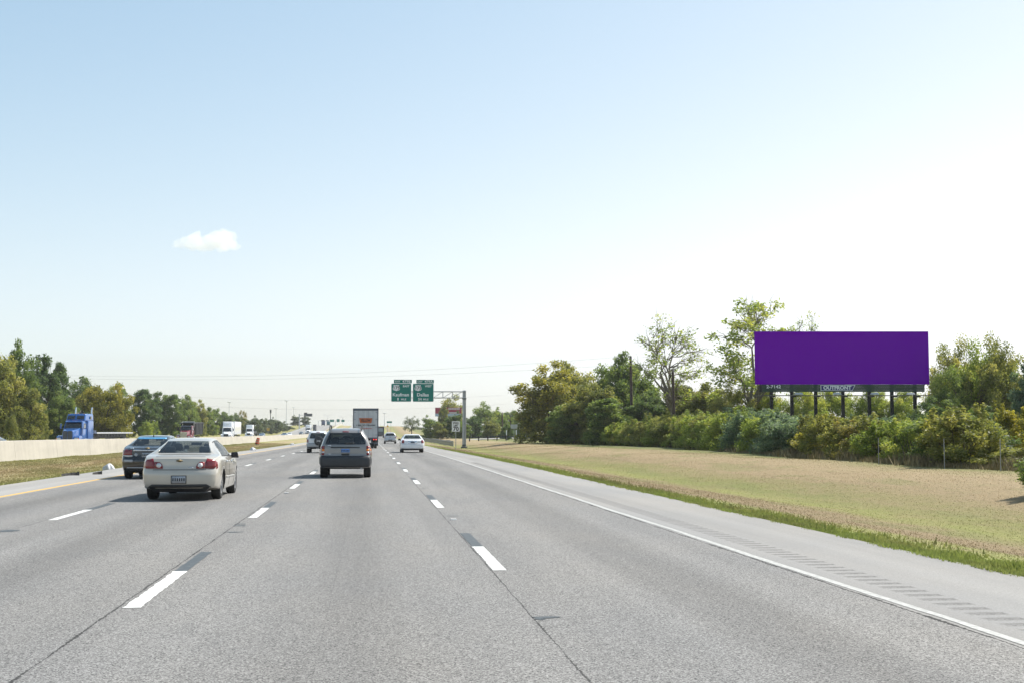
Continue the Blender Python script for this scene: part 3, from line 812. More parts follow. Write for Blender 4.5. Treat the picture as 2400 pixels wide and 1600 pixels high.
ptree(2375, 962, 46, 0, 'leaf_mustard', 'small golden-leaved tree at the right edge above the white rail fence', SHRUBS[4], RG, Y=56, bark=BARK)
ptree(2480, 1055, 75, 0, 'leaf_green', 'green bush leaning in at the right edge near the bare bank', SHRUBS[1], RG, Y=31)

# ---- distance ahead on the right
FG = 'distant trees ahead on the right'
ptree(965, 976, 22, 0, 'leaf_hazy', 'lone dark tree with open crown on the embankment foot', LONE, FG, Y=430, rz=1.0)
for (px, top, hw, mt, Y, vi, lab) in [(1008, 979, 26, 'leaf_green', 330, 0, 'rounded green tree left of the speed limit sign'), (1032, 990, 20, 'leaf_olive', 318, 1, 'olive tree directly left of the speed limit sign'),
        (1056, 938, 36, 'leaf_olive', 404, 2, 'tall pale green tree behind the gantry mast'), (1039, 950, 13, 'leaf_olive', 384, 1, 'pale green tree in front of the red billboard'),
        (1065, 970, 26, 'leaf_dark', 320, 0, 'dark tree behind the speed limit sign'), (1108, 975, 26, 'leaf_dark', 330, 1, 'dark tree right of the gantry mast'),
        (1135, 953, 34, 'leaf_green', 350, 2, 'large rounded green tree right of the gantry mast'), (1165, 962, 30, 'leaf_green', 360, 0, 'green tree right of the large rounded one'),
        (1195, 962, 30, 'leaf_green', 370, 1, 'green tree touching the left end of the near thicket'), (1150, 985, 24, 'leaf_olive', 320, 0, 'low olive tree above the frontage road'),
        (1225, 970, 30, 'leaf_green', 330, 2, 'green tree partly hidden by the yellow-tinged thicket'), (1085, 990, 22, 'leaf_green', 310, 1, 'low green tree just behind the gantry mast')]:
    ptree(px, top, hw, 0, mt, lab, FARD[vi], FG, Y=Y)
ptree(1190, 994, 17, 0, 'leaf_dark', 'dark rounded bush behind the guardrail', FARD[1], FG, Y=262)
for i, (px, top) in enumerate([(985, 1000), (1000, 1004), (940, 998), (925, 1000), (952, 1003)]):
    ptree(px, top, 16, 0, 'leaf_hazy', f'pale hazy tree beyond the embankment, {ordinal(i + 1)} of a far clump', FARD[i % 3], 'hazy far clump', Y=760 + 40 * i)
# ================================================================== vehicles
BLACK_PL = pm('black_plastic', (.022, .023, .024), .55, var=.2)
DARK_IN = pm('dark_interior', (.03, .03, .032), .8, var=.2)
GREY_SEAT = pm('grey_seat', (.07, .07, .072), .9, var=.2)
TYRE = pm('tyre_rubber', (.018, .018, .018), .8, var=.25, scale=20, bump=.3)
RIM = pm('alloy_rim', (.55, .55, .56), .28, .9, var=.08)
CHROME = pm('chrome', (.72, .73, .75), .12, 1.0, var=.04)
RED_LENS = pm('red_lens', (.19, .008, .012), .12, coat=.6, var=.2, scale=40)
DARK_RED = pm('dark_red_lens', (.16, .010, .016), .12, coat=.6, var=.2, scale=40)
AMBER = pm('amber_lens', (.75, .22, .02), .15, coat=.6, var=.15, scale=40)
CLEAR_LENS = pm('clear_lens', (.62, .63, .64), .12, .3, coat=.6, var=.2, scale=40)
PLATE = pm('licence_plate', (.36, .38, .41), .45, var=.25, scale=30)
PLATE_BLUE = pm('licence_plate_blue', (.13, .27, .6), .45, var=.3, scale=25)
GOLD = pm('gold_emblem', (.17, .122, .05), .5, .3)
STEEL = pm('galvanised_steel', (.33, .345, .36), .45, .6, var=.15, scale=4)
GLASS = glassmat('window_glass', (.74, .80, .80), .10)
GLASS_TINT = glassmat('tinted_glass', (.22, .25, .26), .07)
GLASS_DARK = pm('dark_windscreen', (.018, .024, .028), .06, coat=1.0, var=.3, scale=2)
def paint(name, c, metal=.0, rough=.32):
    return pm(name, c, rough, metal, 1.0, var=.05, scale=2.5)

def catmull(P, sub):
    P = np.array(P, float); out = []
    for i in range(len(P) - 1):
        p0, p1, p2, p3 = P[max(i - 1, 0)], P[i], P[i + 1], P[min(i + 2, len(P) - 1)]
        for k in range(sub):
            t = k / sub
            out.append(.5 * (2 * p1 + (p2 - p0) * t + (2 * p0 - 5 * p1 + 4 * p2 - p3) * t * t + (3 * p1 - p0 - 3 * p2 + p3) * t ** 3))
    out.append(P[-1]); return np.array(out)
class Body:
    def __init__(s, sp):
        s.sp = sp; s.L = sp['L']
        g = lambda k: pchip(*zip(*sp[k]))
        s.top, s.belt, s.wid, s.bot = g('top'), g('belt'), g('wid'), g('bot')
        s.roofw = sp['roofw']; s.ro = pchip(*zip(*sp['rear'])); s.curve = sp.get('curve', .16)
    def section(s, y, inset=0.0):
        w, zb, zl, zt = float(s.wid(y)), float(s.bot(y)), float(s.belt(y)), float(s.top(y))
        zl = min(zl, zt - .025); g = zt - zl
        k = float(sst(.04, .36, g)); gw = (.90 * w) * (1 - k) + s.roofw * k
        sh = .955 * w
        rr = min(.10, g * .5)
        if inset:
            i = inset
            return [(0, zl - .42), (sh - i, zl - .42), (sh - i, zl - .02), ((sh + gw) / 2 - i + .012, zl + g * .5 - i * .3), (gw - i, zt - rr - i * .4), (gw * .82 - i * .5, zt - i), (0, zt - i)]
        return [(0, zb), (.84 * w, zb), (.965 * w, zb + .09), (1.0 * w, zb + .45 * (zl - zb)), (.992 * w, zl - .13), (sh, zl - .01),
                ((sh + gw) / 2 + .012, zl + g * .5), (gw, zt - rr * .85), (gw * .86, zt - .022 * min(1, g / .1)), (gw * .45, zt - .006), (0, zt)]
    def deform(s, p):
        x, y, z = p
        w = .9 * float(s.wid(min(.5, s.L)))
        off = float(s.ro(z)) + s.curve * (abs(x) / w) ** 2.6
        y2 = y + off * math.exp(-(y / .55) ** 2)
        d = s.L - y
        y2 -= (.30 * (abs(x) / w) ** 2.4) * math.exp(-(d / .7) ** 2)
        return (x, y2, z)
    def mesh(s):
        L_ = s.L
        ys = np.concatenate([[0, .02, .05, .1, .17, .26, .36, .48], np.linspace(.6, L_ - .6, 44), [L_ - .45, L_ - .3, L_ - .18, L_ - .09, L_ - .035, L_]])
        half = [catmull(s.section(y), 3) for y in ys]
        m = len(half[0]); V, Fc = [], []
        for y, h in zip(ys, half):
            e = 1 - .045 * math.exp(-y / .045) - .05 * math.exp(-(L_ - y) / .06)
            zc = .6
            h = h.copy(); h[:, 0] *= e; h[:, 1] = zc + (h[:, 1] - zc) * (1 - (1 - e) * .55)
            ring = [(x, y, z) for x, z in h] + [(-x, y, z) for x, z in h[-2:0:-1]]
            V.append(ring)
        n = len(V[0]); flat = [p for r in V for p in r]
        for i in range(len(ys) - 1):
            for k in range(n): Fc.append((i * n + k, i * n + (k + 1) % n, (i + 1) * n + (k + 1) % n, (i + 1) * n + k))
        for ci in (0, len(ys) - 1):                       # grid caps so that the ends can bulge
            ring = V[ci]; base = ci * n; cols = 14; rows = []
            for k in range(m):
                x, y, z = ring[k]
                if k in (0, m - 1): rows.append([base + k]); continue
                row = [base + k]
                for c in range(1, cols):
                    flat.append((x * (1 - 2 * c / cols), y, z)); row.append(len(flat) - 1)
                row.append(base + n - k); rows.append(row)
            for a, b in zip(rows[:-1], rows[1:]):
                if len(a) == 1: Fc += [(a[0], b[i], b[i + 1]) for i in range(len(b) - 1)]
                elif len(b) == 1: Fc += [(a[i], b[0], a[i + 1]) for i in range(len(a) - 1)]
                else: Fc += [(a[i], b[i], b[i + 1], a[i + 1]) for i in range(len(a) - 1)]
        flat = [s.deform(p) for p in flat]
        me = npmesh('body', flat, Fc)
        bm = bmesh.new(); bm.from_mesh(me); bmesh.ops.remove_doubles(bm, verts=bm.verts, dist=.0005)
        bmesh.ops.recalc_face_normals(bm, faces=bm.faces)
        for f in bm.faces: f.smooth = True
        bm.to_mesh(me); s.bvh = BVHTree.FromBMesh(bm); bm.free()
        return me
    def cabin(s, y0, y1):
        ys = np.linspace(y0, y1, 14); V, n = [], None
        for y in ys:
            h = s.section(y, .055); ring = [(x, y, z) for x, z in h] + [(-x, y, z) for x, z in h[-2:0:-1]]
            n = len(ring); V += ring
        Fc = [(i * n + k, i * n + (k + 1) % n, (i + 1) * n + (k + 1) % n, (i + 1) * n + k) for i in range(len(ys) - 1) for k in range(n)]
        Fc += [tuple(range(n))[::-1], tuple(range((len(ys) - 1) * n, len(ys) * n))]
        mb = MB(); mb.add([s.deform(p) for p in V], Fc); return mb.mesh('cabin')
    def hit(s, p, axis):
        if axis == 'rear': r = s.bvh.ray_cast(Vector((p[0], -4, p[1])), Vector((0, 1, 0)))
        elif axis == 'front': r = s.bvh.ray_cast(Vector((p[0], s.L + 4, p[1])), Vector((0, -1, 0)))
        elif axis == 'right': r = s.bvh.ray_cast(Vector((4, p[0], p[1])), Vector((-1, 0, 0)))
        elif axis == 'left': r = s.bvh.ray_cast(Vector((-4, p[0], p[1])), Vector((1, 0, 0)))
        else: r = s.bvh.ray_cast(Vector((p[0], p[1], 4)), Vector((0, 0, -1)))
        return r[0], r[1]
    def patch(s, name, poly, axis, mat, parent, off=.006, step=.06, thick=.02):
        bm = bmesh.new()
        P3 = {'rear': lambda p: (p[0], 0, p[1]), 'front': lambda p: (p[0], 0, p[1]), 'top': lambda p: (p[0], p[1], 0)}.get(axis, lambda p: (0, p[0], p[1]))
        bm.faces.new([bm.verts.new(P3(p)) for p in poly])
        ax = {'rear': (0, 2), 'front': (0, 2), 'top': (0, 1)}.get(axis, (1, 2))
        for a, k in zip(ax, (0, 1)):
            lo, hi = min(p[k] for p in poly), max(p[k] for p in poly)
            nn = max(1, int((hi - lo) / step))
            for i in range(1, nn):
                co = [0, 0, 0]; co[a] = lo + (hi - lo) * i / nn; no = [0, 0, 0]; no[a] = 1
                bmesh.ops.bisect_plane(bm, geom=bm.verts[:] + bm.edges[:] + bm.faces[:], plane_co=co, plane_no=no)
        nrm = {}
        for v in bm.verts:
            q = (v.co[ax[0]], v.co[ax[1]])
            h, n = s.hit(q, axis)
            if h is None:
                h, n = s.hit((q[0] * .96, q[1]), axis) if axis in ('rear', 'front') else (None, None)
            if h is None: h, n = Vector((v.co.x, 0.3, v.co.z)), Vector((0, -1, 0))
            v.co = h + n * off; nrm[v] = n.copy()
        if thick:
            be = [e for e in bm.edges if len(e.link_faces) == 1]
            r = bmesh.ops.extrude_edge_only(bm, edges=be)
            for v in r['geom']:
                if isinstance(v, bmesh.types.BMVert):
                    src = min((w for w in nrm), key=lambda w: (w.co - v.co).length_squared)
                    v.co = v.co - nrm[src] * thick
        bmesh.ops.recalc_face_normals(bm, faces=bm.faces)
        me = bpy.data.meshes.new(name); bm.to_mesh(me); bm.free()
        for p in me.polygons: p.use_smooth = True
        return meshobj(name, me, mat, parent)
def mir(poly): return [(-x, z) for x, z in poly][::-1]
def arc(cx, cz, r, a0, a1, n=10): return [(cx + r * math.cos(R(a0 + (a1 - a0) * i / n)), cz + r * math.sin(R(a0 + (a1 - a0) * i / n))) for i in range(n + 1)]
WHEELS = {}
def wheel(parent, x, y, r, w=.22, spokes=5, rimmat=None, side=1, name='wheel'):
    key = (round(r, 3), w, spokes)
    if key not in WHEELS:
        t = MB().lathe([(r * .62, -w / 2 + .01), (r * .66, -w / 2), (r * .93, -w / 2), (r, -w / 2 + .03), (r, w / 2 - .03), (r * .93, w / 2), (r * .66, w / 2), (r * .62, w / 2 - .01), (r * .62, -w / 2 + .01)], 28).mesh('tyre', 0, True)
        q = MB().lathe([(.001, w / 2 - .05), (r * .14, w / 2 - .045), (r * .15, w / 2 - .07), (r * .56, w / 2 - .11), (r * .58, w / 2 - .01), (r * .645, w / 2 - .004), (r * .645, w / 2 - .03)], 28)
        for k in range(spokes):
            a = 2 * math.pi * k / spokes; c, s_ = math.cos(a), math.sin(a)
            def pt(u, v, x_): return (x_, c * u - s_ * v, s_ * u + c * v)
            q.hexa([pt(r * .08, -.045, w / 2 - .08), pt(r * .60, -.032, w / 2 - .06), pt(r * .60, .032, w / 2 - .06), pt(r * .08, .045, w / 2 - .08)],
                   [pt(r * .08, -.038, w / 2 - .03), pt(r * .60, -.024, w / 2 - .018), pt(r * .60, .024, w / 2 - .018), pt(r * .08, .038, w / 2 - .03)])
        q = q.mesh('rim', 0, True)
        t.materials.append(TYRE); q.materials.append(RIM)
        WHEELS[key] = (t, q)
    t, q = WHEELS[key]
    o = bpy.data.objects.new(name, None); link(o, parent); o.location = (x, y, r); o.empty_display_size = .1
    if side < 0: o.rotation_euler = (0, 0, math.pi)
    meshobj('tyre', t, None, o); meshobj('rim', q, None, o)
    return o
def seatmesh():
    b = MB(); b.hexa([(-.25, 0, 0), (.25, 0, 0), (.25, .14, 0), (-.25, .14, 0)], [(-.2, -.16, .62), (.2, -.16, .62), (.2, -.08, .62), (-.2, -.08, .62)])
    b.box(-.12, .12, -.2, -.11, .66, .84)
    return b.mesh('seat', .04, True)
SEAT = None
def make_car(name, label, sp, loc, rz=0.0, hollow=True, cat='car', group=None):
    global SEAT
    B = Body(sp); me = B.mesh(); root = thing(name, label, cat, loc, rz, group)
    wr, wx = sp['wr'], sp['track']
    body = meshobj('body', me, sp['paint'])
    cut = []
    def cutter(m_):
        if not len(m_.materials): m_.materials.append(DARK_IN)
        o = bpy.data.objects.new('cutter', m_); COL.objects.link(o); cut.append(o)
    for y in sp['axles']:
        for sx in (-1, 1):
            mb = MB(); rr = wr * 1.13; prof_ = [(.001, sx * (wx - .22)), (rr, sx * (wx - .22)), (rr, sx * 1.3), (.001, sx * 1.3)]
            cutter(mb.lathe(prof_, 28, 'x', (0, y, wr + .01)).mesh('cut'))
    if hollow:
        y0, y1 = sp['cabin']; cutter(B.cabin(y0, y1)); ym = (y0 + y1) / 2
        cutter(MB().prism(sp['rear_glass'], -1.0, ym, 'y').mesh('cut'))
        cutter(MB().prism(sp['front_glass'], ym, B.L + 1, 'y').mesh('cut'))
        for poly in sp['side_glass']: cutter(MB().prism(poly, -1.5, 1.5, 'x').mesh('cut'))
    for c in cut:
        md = body.modifiers.new('cut', 'BOOLEAN'); md.operation = 'DIFFERENCE'; md.solver = 'EXACT'; md.object = c
        md.material_mode = 'TRANSFER'
    bpy.context.view_layer.update()
    nm = bpy.data.meshes.new_from_object(body.evaluated_get(bpy.context.evaluated_depsgraph_get()))
    body.modifiers.clear()
    if len(nm.polygons) > 500: body.data = nm
    nm.name = 'body'
    for c in cut: bpy.data.objects.remove(c)
    body.parent = root
    gl = sp.get('glass', GLASS) if hollow else GLASS_DARK
    th = 0 if hollow else .012
    ex = lambda poly, k=1.03: [((x - cx) * k + cx, (z - cz) * k + cz) for cx, cz in [(sum(p[0] for p in poly) / len(poly), sum(p[1] for p in poly) / len(poly))] for x, z in poly]
    B.patch('rear_window', ex(sp['rear_glass']), 'rear', gl, root, .004, .08, th)
    B.patch('windscreen', ex(sp['front_glass']), 'front', gl if hollow else GLASS_DARK, root, .004, .08, th)
    for poly in sp['side_glass']:
        for sd in ('left', 'right'): B.patch('side_window', ex(poly), sd, gl, root, .004, .08, th)
    for y in sp['axles']:
        for sx in (-1, 1): wheel(root, sx * (wx - .05), y, wr, sp.get('tw', .215), sp.get('spokes', 5), side=sx)
    if hollow:
        if SEAT is None: SEAT = seatmesh(); SEAT.materials.append(GREY_SEAT)
        sz = float(B.belt(2.0)) - .5
        for x in (-.38, .38): meshobj('seat', SEAT, None, root, (x, sp['seat_y'], sz))
        for x in (-.4, .4): meshobj('seat', SEAT, None, root, (x, sp['seat_y'] - .95, sz - .06))
        mb = MB().box(-.13, .13, 0, .02, -.035, .035); mb.build('interior_mirror', DARK_IN, root, .01, loc=(0, sp['mirror_y'] - .35, float(B.belt(sp['mirror_y'])) + .36))
        mb = MB().hexa([(-.72, 0, -.3), (.72, 0, -.3), (.72, .5, -.3), (-.72, .5, -.3)], [(-.7, .05, .02), (.7, .05, .02), (.66, .55, .03), (-.66, .55, .03)])
        mb.build('dashboard', DARK_IN, root, .04, loc=(0, sp['mirror_y'] - .25, float(B.belt(sp['mirror_y'])) - .02))
    mm = MB().hexa([(0, 0, 0), (.2, -.03, .0), (.2, .07, .0), (0, .09, .0)], [(0, .0, .14), (.17, -.02, .15), (.16, .06, .15), (0, .08, .14)]).mesh('mirror', .03, True)
    mm.materials.append(sp.get('mirror_mat', BLACK_PL))
    for sx in (-1, 1):
        h, n = B.hit((sp['mirror_y'], float(B.belt(sp['mirror_y'])) + .02), 'right')
        x = h.x if h else .85
        o = meshobj('mirror', mm, None, root, (sx * (x - .02), sp['mirror_y'], float(B.belt(sp['mirror_y'])) - .0)); o.scale = (sx, 1, 1)
    # underbody
    ub = sp.get('under', .2)
    mb = MB().hexa([(-.62, .35, ub), (.62, .35, ub), (.62, B.L - .4, ub), (-.62, B.L - .4, ub)], [(-.7, .3, .42), (.7, .3, .42), (.7, B.L - .4, .42), (-.7, B.L - .4, .42)])
    mb.build('underbody', BLACK_PL, root, .03)
    for (nm_, poly, ax, mt, *o) in sp['patches']:
        B.patch(nm_, poly, ax, mt, root, *(o or (.008,)))
    root['_'] = 0; del root['_']
    return root, B
def plate(B, root, z0, z1, hw=.155, mat=None, frame=BLACK_PL):
    if frame: B.patch('plate_frame', [(-hw - .02, z0 - .015), (hw + .02, z0 - .015), (hw + .02, z1 + .015), (-hw - .02, z1 + .015)], 'rear', frame, root, .010)
    p = B.patch('licence_plate', [(-hw, z0), (hw, z0), (hw, z1), (-hw, z1)], 'rear', mat or PLATE, root, .018)
    mk = MB(); n = 6; hm = (z1 - z0) * .22; zc = (z0 + z1) / 2
    y = min(v.co.y for v in p.data.vertices) - .003
    for i in range(n):
        x = -hw * .8 + i * hw * 1.6 / (n - 1); mk.box(x - hw * .09, x + hw * .09, y, y + .004, zc - hm, zc + hm)
    mk.build('plate_marks', BLACK_PL, p)
    return p
def rrect(x0, x1, z0, z1, r=.03, n=4):
    out = []
    for cx, cz, a in ((x1 - r, z1 - r, 0), (x0 + r, z1 - r, 90), (x0 + r, z0 + r, 180), (x1 - r, z0 + r, 270)):
        out += arc(cx, cz, r, a, a + 90, n)
    return out[::-1]
def bow_tie(B, root, z, s=1.0, x=0.0):
    p = [(-.085, -.022), (-.032, -.022), (-.038, -.036), (.038, -.036), (.044, -.022), (.095, -.022), (.085, .022), (.032, .022), (.038, .036), (-.038, .036), (-.044, .022), (-.095, .022)]
    B.patch('emblem', [(x + a * s, z + b * s) for a, b in p], 'rear', GOLD, root, .010, .2)

# ---------------------------------------------------------------- cream sedan (near)
CREAM = paint('cream_paint', (.47, .44, .385), .2)
def sedan_spec(pt, patches, glass=GLASS, **kw):
    sp = dict(L=4.87, paint=pt, wr=.335, track=.79, axles=(1.05, 3.90), roofw=.56, curve=.17,
        top=[(0, .985), (.12, 1.035), (.4, 1.065), (.66, 1.085), (.9, 1.2), (1.35, 1.375), (1.75, 1.44), (2.3, 1.45), (2.7, 1.42), (3.1, 1.25), (3.62, 1.03), (4.2, .93), (4.7, .78), (4.87, .62)],
        belt=[(0, .93), (.5, 1.0), (1.3, .99), (2.5, .95), (3.5, .92), (4.3, .85), (4.87, .55)],
        wid=[(0, .845), (.3, .885), (.9, .895), (2.4, .895), (4.0, .88), (4.6, .80), (4.87, .66)],
        bot=[(0, .295), (.5, .25), (1, .2), (3.9, .2), (4.5, .22), (4.87, .28)],
        rear=[(.15, .14), (.3, .05), (.45, .0), (.66, .0), (.715, .035), (.76, .075), (.9, .085), (1.0, .10), (1.1, .13), (1.4, .13)],
        cabin=(.80, 3.35), seat_y=2.35, mirror_y=3.12,
        rear_glass=[(-.60, 1.10), (.60, 1.10), (.57, 1.18), (.475, 1.365), (-.475, 1.365), (-.57, 1.18)],
        front_glass=[(-.62, 1.07), (.62, 1.07), (.5, 1.375), (-.5, 1.375)],
        side_glass=[[(1.18, 1.04), (2.12, 1.01), (2.10, 1.36), (1.72, 1.35), (1.42, 1.25)], [(2.20, 1.01), (3.16, 1.01), (2.98, 1.12), (2.70, 1.30), (2.52, 1.36), (2.18, 1.365)]],
        patches=patches, glass=glass)
    sp.update(kw); return sp
tl_out = [(.565, .745), (.84, .745), (.825, .88), (.75, .95), (.61, .968), (.575, .88)]
tl_in = [(.375, .745), (.555, .745), (.565, .90), (.45, .895), (.40, .85), (.375, .79)]
sp = sedan_spec(CREAM, [
    ('tail_light', tl_out, 'rear', RED_LENS, .014), ('tail_light', mir(tl_out), 'rear', RED_LENS, .014),
    ('tail_light', tl_in, 'rear', RED_LENS, .016), ('tail_light', mir(tl_in), 'rear', RED_LENS, .016),
    ('reverse_light', arc(.465, .818, .058, 0, 342, 14)[::-1], 'rear', CLEAR_LENS, .024), ('reverse_light', arc(-.465, .818, .058, 0, 342, 14)[::-1], 'rear', CLEAR_LENS, .024),
    ('lower_valance', [(-.72, .315), (.72, .315), (.70, .335), (.62, .385), (-.62, .385), (-.70, .335)], 'rear', BLACK_PL, .02),
    ('boot_gap', [(-.60, .712), (.60, .712), (.60, .724), (-.60, .724)], 'rear', BLACK_PL, .004),
    ('boot_gap', [(-.565, 1.012), (.565, 1.012), (.565, 1.018), (-.565, 1.018)], 'rear', BLACK_PL, .003),
    ('model_badge', [(.20, .752), (.33, .752), (.33, .772), (.20, .772)], 'rear', CHROME, .012), 
    ('door_handle', rrect(1.55, 1.75, .86, .90, .015), 'right', CHROME, .03), ('door_handle', rrect(2.5, 2.7, .85, .89, .015), 'right', CHROME, .03),
    ('door_gap', [(2.15, .30), (2.165, .30), (2.175, .98), (2.16, .98)], 'right', BLACK_PL, .003), ('door_gap', [(3.18, .30), (3.195, .30), (3.195, .95), (3.18, .95)], 'right', BLACK_PL, .003),
    ('door_gap', [(1.42, .62), (1.43, .62), (1.33, .98), (1.32, .98)], 'right', BLACK_PL, .003),
    ('side_moulding', [(1.5, .50), (3.2, .48), (3.2, .515), (1.5, .535)], 'right', CREAM, .018),
    ('side_marker', rrect(.16, .26, .735, .765, .01), 'right', RED_LENS, .012),
    ('window_trim', [(1.10, 1.015), (3.22, .985), (3.22, .998), (1.10, 1.03)], 'right', BLACK_PL, .008),
    ('roof_seam', [(.545, 1.5), (.56, 1.5), (.56, 2.7), (.545, 2.7)], 'top', BLACK_PL, .003)])
pc = G(431, 1168); pc = (float(pc[0]) + .02, float(pc[1]))
car1, B1 = make_car('sedan_car', 'cream sedan with red tail lights in the second lane from the left', sp, (pc[0], pc[1] - 1.05, 0.0), R(-.6))
plate(B1, car1, .42, .575)
bow_tie(B1, car1, .925, .78)
MB().hexa([(-.58, .2, .2), (.58, .2, .2), (.6, .9, .2), (-.6, .9, .2)], [(-.70, .09, .33), (.70, .09, .33), (.7, .9, .33), (-.7, .9, .33)]).build('rear_apron', BLACK_PL, car1, .02)
ex_ = MB().tube([(.42, .2, .26), (.42, .5, .26)], .035, 10); ex_.build('exhaust_pipe', STEEL, car1)

# ---------------------------------------------------------------- black sedan
BLACKP = paint('black_paint', (.012, .013, .015), .2, .25)
btl = [(.50, .80), (.80, .80), (.86, .86), (.84, .97), (.74, .985), (.50, .965)]
btl2 = [(.48, .765), (.62, .75), (.82, .775), (.80, .798), (.48, .798)]
spb = sedan_spec(BLACKP, [
    ('tail_light', btl, 'rear', DARK_RED, .014), ('tail_light', mir(btl), 'rear', DARK_RED, .014),
    ('reverse_light', btl2, 'rear', CLEAR_LENS, .014), ('reverse_light', mir(btl2), 'rear', CLEAR_LENS, .014),
    ('chrome_strip', [(-.46, .945), (.46, .945), (.46, .985), (-.46, .985)], 'rear', CHROME, .02),
    ('sticker', arc(-.36, .82, .055, 0, 340, 14)[::-1], 'rear', PLATE, .012),
    ('sticker', [(-.76, .575), (-.46, .575), (-.46, .655), (-.76, .655)], 'rear', PLATE, .012),
    ('model_badge', [(-.58, 1.03), (-.46, 1.03), (-.46, 1.05), (-.58, 1.05)], 'rear', CHROME, .012),
    ('bumper_strip', [(-.66, .375), (.66, .375), (.66, .395), (-.66, .395)], 'rear', CHROME, .012),
    ('lower_valance', [(-.66, .25), (.66, .25), (.68, .33), (-.68, .33)], 'rear', BLACK_PL, .010),
    ('blue_visor_strip', [(-.49, 1.345), (.49, 1.345), (.47, 1.385), (-.47, 1.385)], 'rear', pm('blue_film', (.10, .35, .62), .3), .009)],
    L=4.60, axles=(.95, 3.63), roofw=.57,
    top=[(0, 1.0), (.12, 1.06), (.35, 1.10), (.5, 1.115), (.75, 1.22), (1.2, 1.40), (1.6, 1.465), (2.2, 1.475), (2.6, 1.44), (3.0, 1.25), (3.45, 1.04), (4.0, .95), (4.45, .78), (4.60, .62)],
    belt=[(0, .95), (.5, 1.03), (1.3, 1.01), (2.5, .97), (3.4, .94), (4.1, .85), (4.60, .55)],
    wid=[(0, .84), (.3, .88), (.9, .895), (2.4, .895), (3.8, .88), (4.4, .80), (4.60, .66)],
    bot=[(0, .27), (.5, .24), (1, .2), (3.7, .2), (4.3, .22), (4.60, .28)], cabin=(.66, 3.2), seat_y=2.2, mirror_y=2.95,
    rear_glass=[(-.60, 1.135), (.60, 1.135), (.57, 1.2), (.48, 1.39), (-.48, 1.39), (-.57, 1.2)],
    side_glass=[[(1.05, 1.06), (1.98, 1.03), (1.98, 1.39), (1.55, 1.37), (1.25, 1.26)], [(2.06, 1.03), (3.0, 1.03), (2.85, 1.13), (2.6, 1.32), (2.4, 1.38), (2.05, 1.39)]])
pb = G(349, 1119.5); 
car2, B2 = make_car('sedan_car', 'black sedan with chrome boot strip, half hidden by the cream sedan', spb, (-7.42, float(pb[1]) - .95, 0.0))
plate(B2, car2, .74, .88, .16, PLATE, None)
bow_tie(B2, car2, 1.035, .78)
an = MB().hexa([(-.02, 0, 0), (.02, 0, 0), (.008, .12, 0), (-.008, .12, 0)], [(-.01, .02, .08), (.01, .02, .08), (.005, .06, .08), (-.005, .06, .08)])
an.build('roof_antenna', BLACK_PL, car2, .005, loc=(0, 1.35, float(B2.top(1.4)) - .012))

# ---------------------------------------------------------------- grey SUV
GREYP = paint('grey_silver_paint', (.215, .207, .20), .5, .34)
DKGREY = pm('dark_bumper', (.028, .031, .036), .5, var=.12)
def suv_spec(pt, patches, **kw):
    sp = dict(L=4.61, paint=pt, wr=.365, track=.80, axles=(.90, 3.59), roofw=.60, curve=.10, tw=.25, glass=GLASS_TINT, spokes=6, under=.31,
        top=[(0, 1.58), (.08, 1.64), (.3, 1.69), (.8, 1.715), (1.8, 1.72), (2.35, 1.70), (2.65, 1.63), (3.0, 1.34), (3.32, 1.13), (4.0, 1.06), (4.45, .96), (4.61, .8)],
        belt=[(0, 1.08), (1.0, 1.07), (2.5, 1.05), (3.3, 1.02), (4.2, .92), (4.61, .7)],
        wid=[(0, .87), (.3, .90), (1, .915), (3.5, .91), (4.2, .86), (4.61, .72)],
        bot=[(0, .36), (.4, .33), (1, .3), (3.5, .3), (4.61, .36)],
        rear=[(.25, .12), (.38, .02), (.5, .0), (.72, .0), (.76, .05), (1.0, .065), (1.15, .09), (1.55, .26), (1.75, .40)],
        cabin=(.30, 3.1), seat_y=2.2, mirror_y=2.95,
        rear_glass=[(-.67, 1.165), (.67, 1.165), (.65, 1.25), (.535, 1.545), (-.535, 1.545), (-.65, 1.25)],
        front_glass=[(-.62, 1.17), (.62, 1.17), (.53, 1.60), (-.53, 1.60)],
        side_glass=[[(.45, 1.17), (1.0, 1.15), (1.0, 1.58), (.62, 1.56)], [(1.1, 1.14), (1.95, 1.13), (1.95, 1.60), (1.1, 1.59)], [(2.05, 1.13), (2.95, 1.13), (2.62, 1.50), (2.45, 1.60), (2.05, 1.60)]],
        patches=patches)
    sp.update(kw); return sp
def tl(x0, x1, z0, z1): return [(x0, z0), (x1, z0), (x1 - .01, (z0 + z1) / 2), (x1 - .05, z1), (x0, z1)]
gp = []
for f in (lambda p: p, mir):
    gp += [('tail_light', f([(.715, 1.0), (.86, 1.0), (.82, 1.10), (.715, 1.10)]), 'rear', RED_LENS, .016), ('turn_light', f([(.715, .92), (.875, .92), (.862, .998), (.715, .998)]), 'rear', AMBER, .016),
           ('reverse_light', f([(.72, .865), (.875, .865), (.875, .918), (.715, .918)]), 'rear', CLEAR_LENS, .016), ('tail_light', f([(.73, .79), (.87, .79), (.875, .863), (.72, .863)]), 'rear', RED_LENS, .016)]
